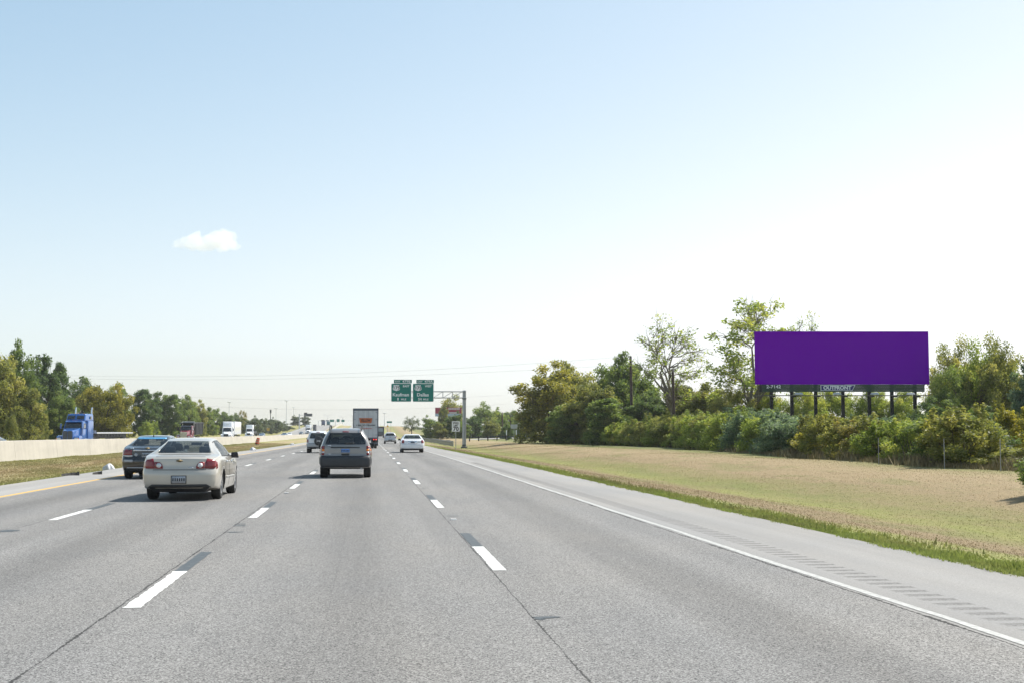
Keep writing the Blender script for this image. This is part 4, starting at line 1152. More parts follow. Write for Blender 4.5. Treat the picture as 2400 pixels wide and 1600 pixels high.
gp += [('bumper', [(-.80, .385), (.80, .385), (.875, .5), (.875, .70), (.82, .755), (-.82, .755), (-.875, .70), (-.875, .5)], 'rear', DKGREY, .02, .06, .03),
       ('handle_bar', rrect(-.50, .50, 1.035, 1.07, .016), 'rear', BLACK_PL, .022), ('high_brake_light', rrect(-.11, .11, 1.575, 1.605, .01), 'rear', RED_LENS, .014),
       ('plate_recess', rrect(-.14, .14, .78, .84, .03), 'rear', BLACK_PL, .008), ('model_badge', rrect(-.62, -.49, 1.11, 1.135, .01), 'rear', CHROME, .012), ('model_badge', rrect(-.62, -.50, .81, .83, .01), 'rear', CHROME, .012),
       ('wiper', [(-.02, 1.165), (.30, 1.19), (.30, 1.205), (-.02, 1.20)], 'rear', BLACK_PL, .03), ('tailgate_crease', [(-.45, .845), (.45, .845), (.45, .856), (-.45, .856)], 'rear', GREYP, .014)]
spg = suv_spec(GREYP, gp)
pg = G(810, 1117.3)
car3, B3 = make_car('suv', 'grey SUV with dark bumper and roof rails in the lane ahead', spg, (float(pg[0]), float(pg[1]) - .9, 0.0), cat='suv')
plate(B3, car3, .885, 1.0, .15, PLATE_BLUE, None)
for sx in (-1, 1):
    rl = MB(); ys_ = [.30, .42, .7, 1.4, 2.2, 2.45]; zz = [1.65, 1.755, 1.80, 1.81, 1.79, 1.68]
    rl.tube([(sx * .545, y, z) for y, z in zip(ys_, zz)], .024, 7); rl.build('roof_rail', BLACK_PL, car3, 0, True)
MB().tube([(.55, .05, .33), (.55, .5, .36)], .035, 10).build('exhaust_pipe', STEEL, car3)
MB().tube([(-.75, .9, .36), (.75, .9, .36)], .06, 8).build('rear_axle', BLACK_PL, car3)
MB().hexa([(-.5, .25, .31), (.5, .25, .31), (.55, 1.2, .31), (-.55, 1.2, .31)], [(-.6, .2, .42), (.6, .2, .42), (.6, 1.3, .42), (-.6, 1.3, .42)]).build('fuel_tank', BLACK_PL, car3, .04)

# ---------------------------------------------------------------- white SUV with spare wheel
WHITEP = paint('white_paint', (.62, .64, .66), .0, .35)
SILVP = paint('silver_paint', (.48, .49, .51), .4, .35)
wp = []
for f in (lambda p: p, mir):
    wp += [('tail_light', f(tl(.74, .87, .80, 1.06)), 'rear', RED_LENS, .016)]
wp += [('bumper', [(-.84, .48), (.84, .48), (.87, .66), (.82, .74), (-.82, .74), (-.87, .66)], 'rear', pm('grey_bumper', (.36, .375, .39), .5), .02, .06, .03), ('lower_valance', [(-.8, .36), (.8, .36), (.84, .48), (-.84, .48)], 'rear', BLACK_PL, .016),
       ('high_brake_light', rrect(-.13, .13, 1.59, 1.625, .01), 'rear', RED_LENS, .016), ('tailgate_handle', rrect(.36, .56, 1.03, 1.08, .02), 'rear', BLACK_PL, .016), ('body_gap', [(-.72, .755), (.72, .755), (.72, .77), (-.72, .77)], 'rear', BLACK_PL, .004)]
spw = suv_spec(WHITEP, wp, rear_glass=[(-.64, 1.13), (.64, 1.13), (.62, 1.22), (.52, 1.545), (-.52, 1.545), (-.62, 1.22)], rear=[(.25, .12), (.38, .02), (.5, .0), (.72, .0), (.76, .05), (1.0, .06), (1.15, .08), (1.55, .17), (1.75, .28)], glass=GLASS_TINT)
pw = G(746, 1058)
car4, B4 = make_car('suv', 'white SUV with black spare wheel cover on its tailgate', spw, (float(pw[0]) + .0, float(pw[1]) - .9, float(prof(pw[1]))), cat='suv')
swc = MB().lathe([(.001, -.13), (.28, -.125), (.345, -.09), (.355, -.02), (.34, .10)], 28)
sw = meshobj('spare_wheel', swc.mesh('spare_wheel', 0, True), DKGREY, car4, (.06, -.02, .93), (0, 0, math.pi / 2))
sw.rotation_euler = (0, 0, R(90))
text('lettering', 'Jeep', .19, CLEAR_LENS, car4, (.06, -.165, .95), .30, .004, .004)
pl = MB().box(-.16, .16, -.02, 0, -.085, .085); p_ = pl.build('licence_plate', pm('dark_blue_plate', (.05, .09, .16), .4), car4, .01, loc=(.32, -.10, .74))

# ---------------------------------------------------------------- white sedan
wst = tl(.66, .86, .74, 1.0)
WHITE2 = paint('bright_white_paint', (.74, .75, .77), .0, .3)
sps = sedan_spec(WHITE2, [('tail_light', wst, 'rear', RED_LENS, .016), ('tail_light', mir(wst), 'rear', RED_LENS, .016),
    ('plate_panel', rrect(-.38, .38, .74, .90, .03), 'rear', CHROME, .010), ('model_badge', rrect(.42, .56, .80, .83, .01), 'rear', CHROME, .012), ('emblem', rrect(-.03, .03, .92, .96, .02), 'rear', CHROME, .014),
    ('lower_valance', [(-.8, .28), (.8, .28), (.84, .34), (-.84, .34)], 'rear', BLACK_PL, .010), ('bumper_line', [(-.86, .665), (.86, .665), (.86, .68), (-.86, .68)], 'rear', pm('grey_trim', (.3, .3, .31), .5), .008)],
    L=5.3, axles=(1.25, 4.2), roofw=.64, track=.83,
    top=[(0, .97), (.12, 1.02), (.5, 1.05), (.95, 1.075), (1.15, 1.18), (1.55, 1.38), (1.95, 1.45), (2.6, 1.46), (2.95, 1.42), (3.4, 1.2), (3.8, 1.03), (4.5, .95), (5.15, .8), (5.3, .66)],
    belt=[(0, .90), (.5, .97), (1.3, .97), (2.5, .96), (3.6, .94), (4.7, .86), (5.3, .6)],
    wid=[(0, .90), (.3, .945), (.9, .96), (2.4, .965), (4.4, .95), (5.0, .87), (5.3, .72)],
    bot=[(0, .33), (.5, .28), (1, .24), (4.3, .24), (4.9, .26), (5.3, .3)], cabin=(1.05, 3.55), seat_y=2.55, mirror_y=3.3,
    rear_glass=[(-.68, 1.10), (.68, 1.10), (.64, 1.20), (.53, 1.375), (-.53, 1.375), (-.64, 1.20)], front_glass=[(-.66, 1.07), (.66, 1.07), (.55, 1.38), (-.55, 1.38)],
    side_glass=[[(1.5, 1.02), (2.3, 1.01), (2.3, 1.37), (1.75, 1.36)], [(2.4, 1.01), (3.4, 1.01), (3.2, 1.14), (2.85, 1.36), (2.4, 1.375)]], glass=glassmat('green_glass', (.56, .70, .64), .07))
ps = G(966, 1059.8, -.08)
car5, B5 = make_car('sedan_car', 'white sedan in the right-hand lane beside the gantry', sps, (float(ps[0]), float(ps[1]) - 1.25, float(prof(ps[1]))))
plate(B5, car5, .75, .88, .16, pm('dark_plate', (.12, .16, .22), .4), None)

# ---------------------------------------------------------------- silver SUV far ahead
sv = []
for f in (lambda p: p, mir): sv += [('tail_light', f(tl(.77, .88, .80, 1.12)), 'rear', RED_LENS, .016)]
sv += [('bumper', [(-.86, .44), (.86, .44), (.88, .62), (.82, .72), (-.82, .72), (-.88, .62)], 'rear', SILVP, .02, .06, .03), ('lower_valance', [(-.8, .36), (.8, .36), (.84, .44), (-.84, .44)], 'rear', BLACK_PL, .016),
       ('emblem', rrect(-.08, .08, .95, 1.03, .035), 'rear', DKGREY, .014), ('plate_recess', rrect(-.3, .3, .5, .62, .03), 'rear', BLACK_PL, .03)]
spv = suv_spec(SILVP, sv, rear_glass=[(-.66, 1.22), (.66, 1.22), (.63, 1.36), (.54, 1.56), (-.54, 1.56), (-.63, 1.36)], track=.84, wid=[(0, .90), (.3, .94), (1, .955), (3.5, .95), (4.2, .9), (4.61, .75)], roofw=.63)
Yv = 193.0
car6, B6 = make_car('suv', 'silver SUV far ahead in the right-hand lane', spv, (3.25, Yv, float(prof(Yv))), cat='suv')

# ---------------------------------------------------------------- small cars behind the wall
def wall_z(y): return float(prof(y)) + FAR_DZ
for i, (px, X, pt, lab) in enumerate([
        (616, -31, paint('steel_blue_paint', (.06, .10, .15), .3), 'dark blue car behind the wall right of the white flatbed cab'),
        (668, -26.5, paint('navy_paint', (.05, .08, .12), .3), 'dark blue car behind the wall near the foot of the rise'),
        (680, -26.5, WHITE2, 'white car behind the wall at the foot of the rise'),
        (707, -27, paint('slate_paint', (.10, .115, .13), .3), 'dark grey car behind the wall, left of the distant white truck'),
        (2, -28, BLACKP, 'black car at the left edge behind the wall')]):
    Y = atX(px, X) if i != 4 else 83.0
    if i == 4: X = atX(2, 1)  and -28.6
    spx = sedan_spec(pt, [('headlight', [(.5, .62), (.78, .62), (.74, .74), (.5, .72)], 'front', CLEAR_LENS, .014), ('headlight', [(-.78, .62), (-.5, .62), (-.5, .72), (-.74, .74)], 'front', CLEAR_LENS, .014),
                          ('grille', [(-.4, .5), (.4, .5), (.4, .62), (-.4, .62)], 'front', BLACK_PL, .012)])
    make_car('oncoming_car', lab, spx, (X if i != 4 else float(atY(4, 1025, Y)[0]) - .4, Y, wall_z(Y)), math.pi, False, group='oncoming cars behind the wall')
# ================================================================== lorries
def tyres(root, x, y, r=.5, w=.28, dual=False):
    for sx in (-1, 1):
        wheel(root, sx * x, y, r, w, 8, side=sx)
        if dual: wheel(root, sx * (x - .33), y, r, w, 8, side=sx)
def tractor(name, label, loc, P, style, group=None, rz=0.0):
    """nose at y=0 facing -Y, body reaching +Y."""
    t = thing(name, label, 'truck', loc, rz, group)
    aero = style in ('aero', 'boxaero')
    hz = 1.95 if not aero else 1.75
    # bonnet
    MB().hexa([(-.62, .08, .75), (.62, .08, .75), (.80, 1.75, .8), (-.80, 1.75, .8)], [(-.52, .14, hz - (.35 if aero else .2)), (.52, .14, hz - (.35 if aero else .2)), (.82, 1.8, hz + .1), (-.82, 1.8, hz + .1)]).build('bonnet', P, t, .12, True, seg=3)
    for sx in (-1, 1):
        pr = [(.10, .62), (.12, .95), (.3, 1.18), (.7, 1.28), (1.1, 1.22), (1.5, .95), (1.55, .62)]
        MB().prism(pr, sx * .62, sx * 1.18, 'x').build('fender', P, t, .07, True, seg=3)
        MB().prism(rrect(sx * .90 - .2, sx * .90 + .2, .86, 1.04, .05), .075, .13).build('headlight', CLEAR_LENS, t, .01)
        MB().prism(rrect(sx * 1.12 - .05, sx * 1.12 + .05, .84, 1.0, .03), .085, .14).build('turn_light', AMBER, t, .01)
    MB().hexa([(-1.2, .0, .38), (1.2, .0, .38), (1.2, .35, .38), (-1.2, .35, .38)], [(-1.2, .02, .74), (1.2, .02, .74), (1.2, .35, .74), (-1.2, .35, .74)]).build('bumper', P if aero else CHROME, t, .06, True)
    gm_ = CHROME if style == 'dump' else pm('grille_mesh', (.07, .08, .09), .4, .5)
    if style == 'blue':
        for sx in (-1, 1): MB().prism(rrect(sx * .25 - .22, sx * .25 + .22, .72, 1.74, .09), .05, .13).build('grille', gm_, t, .01)
    elif style == 'dump':
        MB().prism(rrect(-.56, .56, .7, 1.72, .06), .06, .13).build('grille', CHROME, t, .01)
        for k in range(9): MB().box(-.48 + k * .12 - .022, -.48 + k * .12 + .022, .045, .062, .78, 1.62).build('grille_slat', BLACK_PL, t)
    else:
        MB().prism(rrect(-.52, .52, .78, 1.28, .1), .06, .16).build('grille', BLACK_PL, t, .01)
    # cab
    cw = 1.03
    MB().hexa([(-cw, 1.7, .75), (cw, 1.7, .75), (cw, 3.3, .75), (-cw, 3.3, .75)], [(-cw * .98, 1.75, hz), (cw * .98, 1.75, hz), (cw, 3.3, hz), (-cw, 3.3, hz)]).build('cab', P, t, .06, True)
    MB().hexa([(-cw * .97, 1.77, hz), (cw * .97, 1.77, hz), (cw, 3.3, hz), (-cw, 3.3, hz)], [(-cw * .86, 2.2, 2.78), (cw * .86, 2.2, 2.78), (cw * .92, 3.3, 2.78), (-cw * .92, 3.3, 2.78)]).build('cab_roof', P, t, .07, True)
    a, b = (1.80, hz + .05), (2.14, 2.62)
    MB().hexa([(-.90, a[0] - .03, a[1]), (.90, a[0] - .03, a[1]), (.90, a[0] + .05, a[1]), (-.90, a[0] + .05, a[1])], [(-.80, b[0] - .03, b[1]), (.80, b[0] - .03, b[1]), (.80, b[0] + .05, b[1]), (-.80, b[0] + .05, b[1])]).build('windscreen', GLASS_DARK, t, .02)
    for sx in (-1, 1):
        MB().hexa([(sx * 1.0, 2.15, hz + .08), (sx * 1.035, 2.15, hz + .08), (sx * 1.045, 3.0, hz + .08), (sx * 1.0, 3.0, hz + .08)], [(sx * .9, 2.4, 2.55), (sx * .955, 2.4, 2.55), (sx * .975, 3.0, 2.55), (sx * .93, 3.0, 2.55)]).build('side_window', GLASS_DARK, t, .01)
        mr_ = thing_part('mirror', t)
        MB().box(sx * 1.34 - .09, sx * 1.34 + .09, 2.0, 2.1, 1.95, 2.5).build('mirror_head', P if style == 'blue' else BLACK_PL, mr_, .03)
        MB().tube([(sx * 1.0, 2.15, 2.45), (sx * 1.34, 2.05, 2.4)], .02, 6).build('mirror_arm', BLACK_PL, mr_)
        tk = MB().lathe([(.001, -.6), (.28, -.6), (.3, -.55), (.3, .55), (.28, .6), (.001, .6)], 16)
        tk.build('fuel_tank', CHROME, t, 0, True, (sx * .92, 3.0, .72), (0, 0, math.pi / 2))
    MB().hexa([(-.88, 1.92, 2.66), (.88, 1.92, 2.66), (.88, 2.2, 2.74), (-.88, 2.2, 2.74)], [(-.86, 1.94, 2.72), (.86, 1.94, 2.72), (.86, 2.22, 2.80), (-.86, 2.22, 2.80)]).build('sun_visor', CHROME if style == 'dump' else P, t, .015)
    lamp = MB().box(-.045, .045, -.03, .03, 0, .06).mesh('marker_light', .015); lamp.materials.append(AMBER)
    for x in (-.7, -.2, 0, .2, .7): meshobj('marker_light', lamp, None, t, (x, 2.35, 2.76))
    # sleeper
    if style in ('blue', 'aero', 'boxaero'):
        ht = 3.85 if style != 'blue' else 3.55
        MB().hexa([(-1.16, 3.2, .85), (1.16, 3.2, .85), (1.16, 5.1, .85), (-1.16, 5.1, .85)], [(-1.14, 3.25, 2.8), (1.14, 3.25, 2.8), (1.14, 5.1, 2.8), (-1.14, 5.1, 2.8)]).build('sleeper', P, t, .09, True, seg=3)
        fy = 2.55 if style == 'blue' else 2.3
        MB().hexa([(-1.0, fy, 2.76), (1.0, fy, 2.76), (1.13, 5.1, 2.76), (-1.13, 5.1, 2.76)], [(-.95, fy + .45, ht), (.95, fy + .45, ht), (1.08, 5.1, ht), (-1.08, 5.1, ht)]).build('roof_fairing', P, t, .12, True, seg=3)
        if style == 'blue':
            for sx in (-1, 1):
                MB().hexa([(sx * .10, fy + .075, 2.98), (sx * .88, fy + .075, 2.98), (sx * .88, fy + .17, 2.98), (sx * .10, fy + .17, 2.98)], [(sx * .10, fy + .27, 3.34), (sx * .84, fy + .27, 3.34), (sx * .84, fy + .36, 3.34), (sx * .10, fy + .36, 3.34)]).build('upper_window', GLASS_DARK, t, .02)
                MB().box(sx * 1.11 - .03, sx * 1.11 + .03, 4.0, 4.5, 2.98, 3.30).build('upper_window', GLASS_DARK, t, .03)
                MB().tube([(sx * .85, 5.3, .9), (sx * .85, 5.3, 4.0), (sx * .85, 5.42, 4.25)], .075, 12).build('exhaust_stack', CHROME, t, 0, True)
            for x in (-.75, -.25, 0, .25, .75): meshobj('marker_light', lamp, None, t, (x, fy + .5, ht - .03))
    MB().box(-.45, .45, 3.2, 7.2, .62, .92).build('chassis', BLACK_PL, t, .02)
    tyres(t, 1.02, .85)
    for y in (5.7, 7.0): tyres(t, 1.0, y, dual=True)
    return t
def thing_part(name, parent):
    o = bpy.data.objects.new(name, None); link(o, parent); o.empty_display_size = .1; return o
BLUEP = paint('royal_blue_paint', (.018, .10, .33), .1, .3)
MAROON = paint('maroon_paint', (.17, .016, .028), .1, .3)
WHITET = paint('truck_white_paint', (.80, .81, .82), .0, .4)
BEDBLACK = pm('black_bed', (.025, .027, .03), .5, var=.3)
ALU = pm('aluminium', (.62, .63, .65), .4, .6, var=.12, scale=2)
# blue truck with flatbed trailer
Yb = 136.0; Xb = float(atY(158, 1000, Yb)[0])
t = tractor('semi_truck', 'royal blue semi truck hauling an empty flatbed behind the wall', (Xb, Yb, wall_z(Yb)), BLUEP, 'blue', rz=R(-5))
MB().box(-1.28, 1.28, 5.9, 20.2, 1.44, 1.60).build('trailer_deck', ALU, t, .02)
MB().box(-.5, .5, 6.2, 20.0, .95, 1.44).build('trailer_frame', BLACK_PL, t, .02)
for sx in (-1, 1):
    for k in range(12): MB().box(sx * 1.25 - .03, sx * 1.25 + .03, 6.4 + k * 1.18, 6.55 + k * 1.18, 1.15, 1.44).build('stake_pocket', BLACK_PL, t)
MB().box(-1.15, 1.15, 5.95, 6.0, 1.60, 1.80).build('bulkhead', ALU, t, .01)
for y in (17.6, 18.9): tyres(t, 1.02, y, dual=True)
# maroon dump truck
Yd = 214.0; Xd = float(atY(430, 1000, Yd)[0])
t = tractor('dump_truck', 'maroon dump truck with black bed behind the wall', (Xd, Yd, wall_z(Yd)), MAROON, 'dump', rz=R(-5))
b = MB(); b.prism([(3.7, 1.25), (9.0, 1.35), (9.6, 3.35), (3.5, 3.25)], -1.22, 1.22, 'x'); b.build('dump_bed', BEDBLACK, t, .03)
MB().hexa([(-1.2, 1.7, 3.12), (1.2, 1.7, 3.12), (1.22, 3.6, 3.05), (-1.22, 3.6, 3.05)], [(-1.2, 1.7, 3.22), (1.2, 1.7, 3.22), (1.22, 3.6, 3.26), (-1.22, 3.6, 3.26)]).build('cab_guard', BEDBLACK, t, .02)
MB().tube([(-1.0, 3.7, 3.32), (1.0, 3.7, 3.32)], .14, 10).build('tarp_roll', pm('grey_tarp', (.3, .31, .32), .7), t)
for sx in (-1, 1):
    for k in range(5): MB().hexa([(sx * 1.2, 4.2 + k * 1.05, 1.4), (sx * 1.29, 4.2 + k * 1.05, 1.4), (sx * 1.29, 4.32 + k * 1.05, 1.4), (sx * 1.2, 4.32 + k * 1.05, 1.4)], [(sx * 1.2, 4.25 + k * 1.1, 3.2), (sx * 1.29, 4.25 + k * 1.1, 3.2), (sx * 1.29, 4.37 + k * 1.1, 3.2), (sx * 1.2, 4.37 + k * 1.1, 3.2)]).build('bed_rib', BEDBLACK, t)
    MB().tube([(sx * .95, 3.45, 1.0), (sx * .95, 3.45, 3.2)], .06, 10).build('exhaust_stack', CHROME, t, 0, True)
# white box truck
Yw = 282.0; Xw = float(atY(530, 1000, Yw)[0])
t = tractor('box_truck', 'white semi truck with tall white box trailer behind the wall', (Xw, Yw, wall_z(Yw)), WHITET, 'boxaero', rz=R(0))
tb = MB().box(-1.3, 1.3, 5.4, 19.6, 1.2, 4.05).build('trailer_box', WHITET, t, .04)
MB().box(-.35, .35, 2.52, 2.58, 3.16, 3.36).build('fairing_badge', pm('olive_badge', (.42, .42, .28), .5), t, .01)
MB().box(-.4, .4, 5.4, 19.4, .85, 1.2).build('trailer_frame', BLACK_PL, t)
for y in (17.2, 18.5): tyres(t, 1.02, y, dual=True)
# second white cab with low load
Yf = 392.0; Xf = float(atY(583, 1000, Yf)[0])
t = tractor('flatbed_truck', 'white truck cab with low dark flatbed behind the white box truck', (Xf, Yf, wall_z(Yf)), WHITET, 'aero', rz=R(0))
MB().box(-1.28, 1.28, 6.0, 19.0, 1.25, 1.42).build('trailer_deck', BEDBLACK, t, .02)
MB().box(-1.0, 1.0, 8.0, 17.0, 1.42, 1.9).build('load', BEDBLACK, t, .1)
for y in (16.6, 17.9): tyres(t, 1.02, y, dual=True)
# distant white truck on the rise and two dark ones
Yz = 560.0; Xz = float(atY(722, 1000, Yz)[0])
t = tractor('box_truck', 'distant white truck coming down the rise behind the white SUV', (Xz, Yz, wall_z(Yz)), WHITET, 'boxaero')
MB().box(-1.3, 1.3, 5.4, 19.6, 1.2, 4.05).build('trailer_box', WHITET, t, .04)
for y in (17.2, 18.5): tyres(t, 1.02, y, dual=True)
def box_rear(name, label, loc, body, w, h0, h1, L_, cat='truck', rz=0):
    t = thing(name, label, cat, loc, rz)
    MB().box(-w / 2, w / 2, 0, L_, h0, h1).build('box', body, t, .03)
    MB().box(-.5, .5, .3, L_ + 2, h0 - .35, h0).build('chassis', BLACK_PL, t)
    MB().hexa([(-1.05, L_ + .3, .7), (1.05, L_ + .3, .7), (1.05, L_ + 2.1, .7), (-1.05, L_ + 2.1, .7)], [(-.95, L_ + .4, 2.7), (.95, L_ + .4, 2.7), (.9, L_ + 1.6, 2.7), (-.9, L_ + 1.6, 2.7)]).build('cab', body, t, .08)
    MB().box(-w / 2 + .05, w / 2 - .05, -.05, .1, .5, .66).build('bumper', BLACK_PL, t, .02)
    for sx in (-1, 1): MB().box(sx * .95 - .12, sx * .95 + .12, -.03, .02, .75, .9).build('tail_light', RED_LENS, t, .01)
    for y in (1.2, 2.5, L_ + 1.3): tyres(t, w / 2 - .2, y, .48, .28)
    return t
DARKTR = pm('dark_trailer', (.07, .072, .078), .5, var=.15)
Yk = 372.0
t = box_rear('delivery_truck', 'dark box truck ahead of the trailer in the right-hand lane', (3.3, Yk, float(prof(Yk))), DARKTR, 2.4, .95, 3.35, 7)
MB().box(-.8, .8, -.04, .02, 1.9, 2.9).build('rear_door', pm('grey_door', (.26, .3, .31), .4), t, .02)
MB().box(-.9, .9, -.045, .02, 3.0, 3.12).build('marker_strip', DARK_RED, t, .01)
for i, (px, Y, X, lab, m_) in enumerate([(735, 640, 0, 'small dark truck on the rise right of the distant white truck', DARKTR), (757, 845, 0, 'dark blue truck cresting the rise far away', pm('far_blue', (.03, .05, .12), .5)), (769, 850, 0, 'small green van on the distant crest', pm('far_green', (.03, .15, .16), .5))]):
    X = float(atY(px, 1000, Y)[0])
    box_rear('distant_truck', lab, (X, Y + 8, wall_z(Y)), m_, 2.3, .6, 3.3 - i * .3, 6 - i, rz=math.pi)

# ---------------------------------------------------------------- trailer of the lorry ahead
Yt = 132.0; Xt = float(atY(857, 1000, Yt)[0]); zt = float(prof(Yt))
t = thing('semi_trailer_truck', 'grey-backed semi trailer truck with orange badge ahead of the grey SUV', 'truck', (Xt, Yt, zt))
DOOR = pm('trailer_door', (.50, .51, .52), .45, .1, var=.10, scale=1.6)
FRAME = pm('trailer_frame_grey', (.085, .105, .13), .5, var=.12)
MB().box(-1.30, 1.30, .06, 16.0, 1.12, 4.10).build('trailer_box', WHITET, t, .02)
for sx in (-1, 1):
    MB().box(sx * 1.305 - .10 * (sx > 0) - 0, sx * 1.305 + .10 * (sx < 0), 0, .12, 1.05, 4.12).build('door_frame', FRAME, t, .01)
    d_ = MB().box(min(sx * .012, sx * 1.195), max(sx * .012, sx * 1.195), .02, .08, 1.2, 3.88).build('rear_door', DOOR, t, .008)
    for x in (.28, .75):
        MB().tube([(sx * x, -.01, 1.12), (sx * x, -.01, 3.9)], .014, 6).build('lock_rod', STEEL, d_)
    for z in (1.4, 2.2, 3.0, 3.7): MB().box(sx * 1.1 - .1, sx * 1.1 + .1, .0, .03, z - .035, z + .035).build('hinge', STEEL, d_)
    for x in (.62, .86): MB().lathe([(.001, 0), (.055, 0), (.055, .05), (.001, .05)], 14, 'x').build('tail_light', pm('lit_tail_light', (.5, .02, .02), .2, emit=(1.0, .06, .05, 1.2)), t, 0, False, (sx * (x + .22), -.03, .93), (0, 0, math.pi / 2))
    MB().box(sx * 1.0 - .3, sx * 1.0 + .3, 2.75, 2.77, .25, .95).build('mud_flap', BLACK_PL, t)
MB().box(-1.30, 1.30, .0, .12, 3.90, 4.12).build('door_frame', FRAME, t, .01)
MB().box(-1.30, 1.30, .0, .12, .98, 1.14).build('rear_sill', FRAME, t, .01)
MB().box(-1.2, 1.2, -.02, .1, .48, .60).build('underride_bar', FRAME, t, .01)
for sx in (-1, 1): MB().box(sx * .62 - .05, sx * .62 + .05, 0, .1, .5, 1.0).build('underride_post', FRAME, t)
MB().box(-.22, .22, -.035, 0, .62, .80).build('licence_plate', PLATE, t, .01)
for x in (-.3, 0, .3): MB().box(x - .05, x + .05, -.02, .02, 4.02, 4.06).build('marker_light', RED_LENS, t)
for x in (-.9, -.3, .3, .9): MB().box(x - .05, x + .05, -.02, .02, 1.06, 1.11).build('marker_light', RED_LENS, t)
bd = MB().prism([(-.58, 2.62), (.58, 2.62), (.68, 3.12), (-.68, 3.12)], -.035, -.022).build('badge', pm('orange_badge', (.45, .11, .025), .5, var=.15), t)
text('lettering', 'YELLOW', .36, pm('black_letter', (.02, .02, .025), .5), bd, (0, -.042, 2.865), .98, .012, .003)
text('lettering', '1 800 GO YELLOW', .2, pm('black_letter', (.02, .02, .025), .5), t, (0, -.034, 2.38), 1.95, .004, .003)
text('lettering', 'www.myyellow.com', .17, pm('red_letter', (.5, .06, .04), .5), t, (0, -.034, 2.07), 1.25, .003, .003)
for y in (1.6, 2.9): tyres(t, 1.02, y, .5, .28, True)
MB().box(-.5, .5, .8, 15, .85, 1.1).build('trailer_frame', BLACK_PL, t)
MB().hexa([(-1.1, 15.2, .7), (1.1, 15.2, .7), (1.1, 19.8, .7), (-1.1, 19.8, .7)], [(-1.05, 15.6, 3.3), (1.05, 15.6, 3.3), (1.0, 18.2, 2.6), (-1.0, 18.2, 2.6)]).build('tractor_cab', WHITET, t, .1)
for y in (15.2, 19.2): tyres(t, 1.02, y, .5, .28)
# ================================================================== signs and roadside furniture
GREEN_SIGN = pm('green_sign_sheet', (.002, .175, .14), .75, var=.06, scale=3)
SIGN_WHITE = pm('white_sign_sheet', (.78, .79, .80), .35, var=.05)
SIGN_BLACK = pm('black_sign_film', (.02, .02, .022), .5)
PURPLE = pm('purple_vinyl', (.185, .0001, .46), 1.0, var=.015, scale=.6, spec=.0)
DKGREEN = pm('dark_green_board', (.016, .045, .032), .5, var=.2)
POST_DK = pm('dark_timber_post', (.022, .021, .024), .8, var=.3, scale=5)
POLE_WOOD = pm('utility_pole_wood', (.075, .052, .045), .9, var=.3, scale=4)
# ---- gantry
Yg = 172.0
Xp = float(atY(1088, 1000, Yg)[0]); zg = float(ground_z(Xp, Yg))
def gz(py): return zof(Xp, Yg, py) - zg
def gxp(px): return float(atY(px, 930, Yg)[0]) - Xp
g = thing('gantry_sign', 'green overhead exit signs for Kaufman and Dallas on a cantilever gantry', 'road sign', (Xp, Yg, zg))
MB().tube([(0, 0, -.3), (0, 0, gz(915))], [.27, .235], 24).build('mast', STEEL, g, 0, True)
MB().lathe([(.001, gz(915)), (.25, gz(915)), (.25, gz(915) + .04), (.001, gz(915) + .1)], 20, 'z').build('mast_cap', STEEL, g)
MB().lathe([(.45, -.1), (.45, .18), (.3, .22), (.27, .5)], 20, 'z').build('base_flange', pm('dark_steel', (.10, .105, .11), .5, .4), g)
zt_, zb_ = gz(917), gz(931.5); xl = gxp(918)
for z in (gz(933),): MB().lathe([(.26, z - .09), (.30, z - .09), (.30, z + .09), (.26, z + .09)], 20, 'z').build('clamp_ring', pm('dark_steel', (.10, .105, .11), .5, .4), g)
for dy in (-.3, .3):
    for z in (zt_, zb_): MB().tube([(0.2, dy, z), (xl, dy, z)], .055, 8).build('chord', STEEL, g, 0, True)
    step = (gxp(1084) - gxp(1061.5)); k = 0; x = gxp(1083)
    while x > xl + .1:
        x2 = max(x - step, xl)
        MB().tube([(x, dy, zt_), (x2, dy, zb_)], .032, 6).build('brace', STEEL, g)
        MB().tube([(x2, dy, zb_), (x2, dy, zt_)], .036, 6).build('upright', STEEL, g)
        x = x2
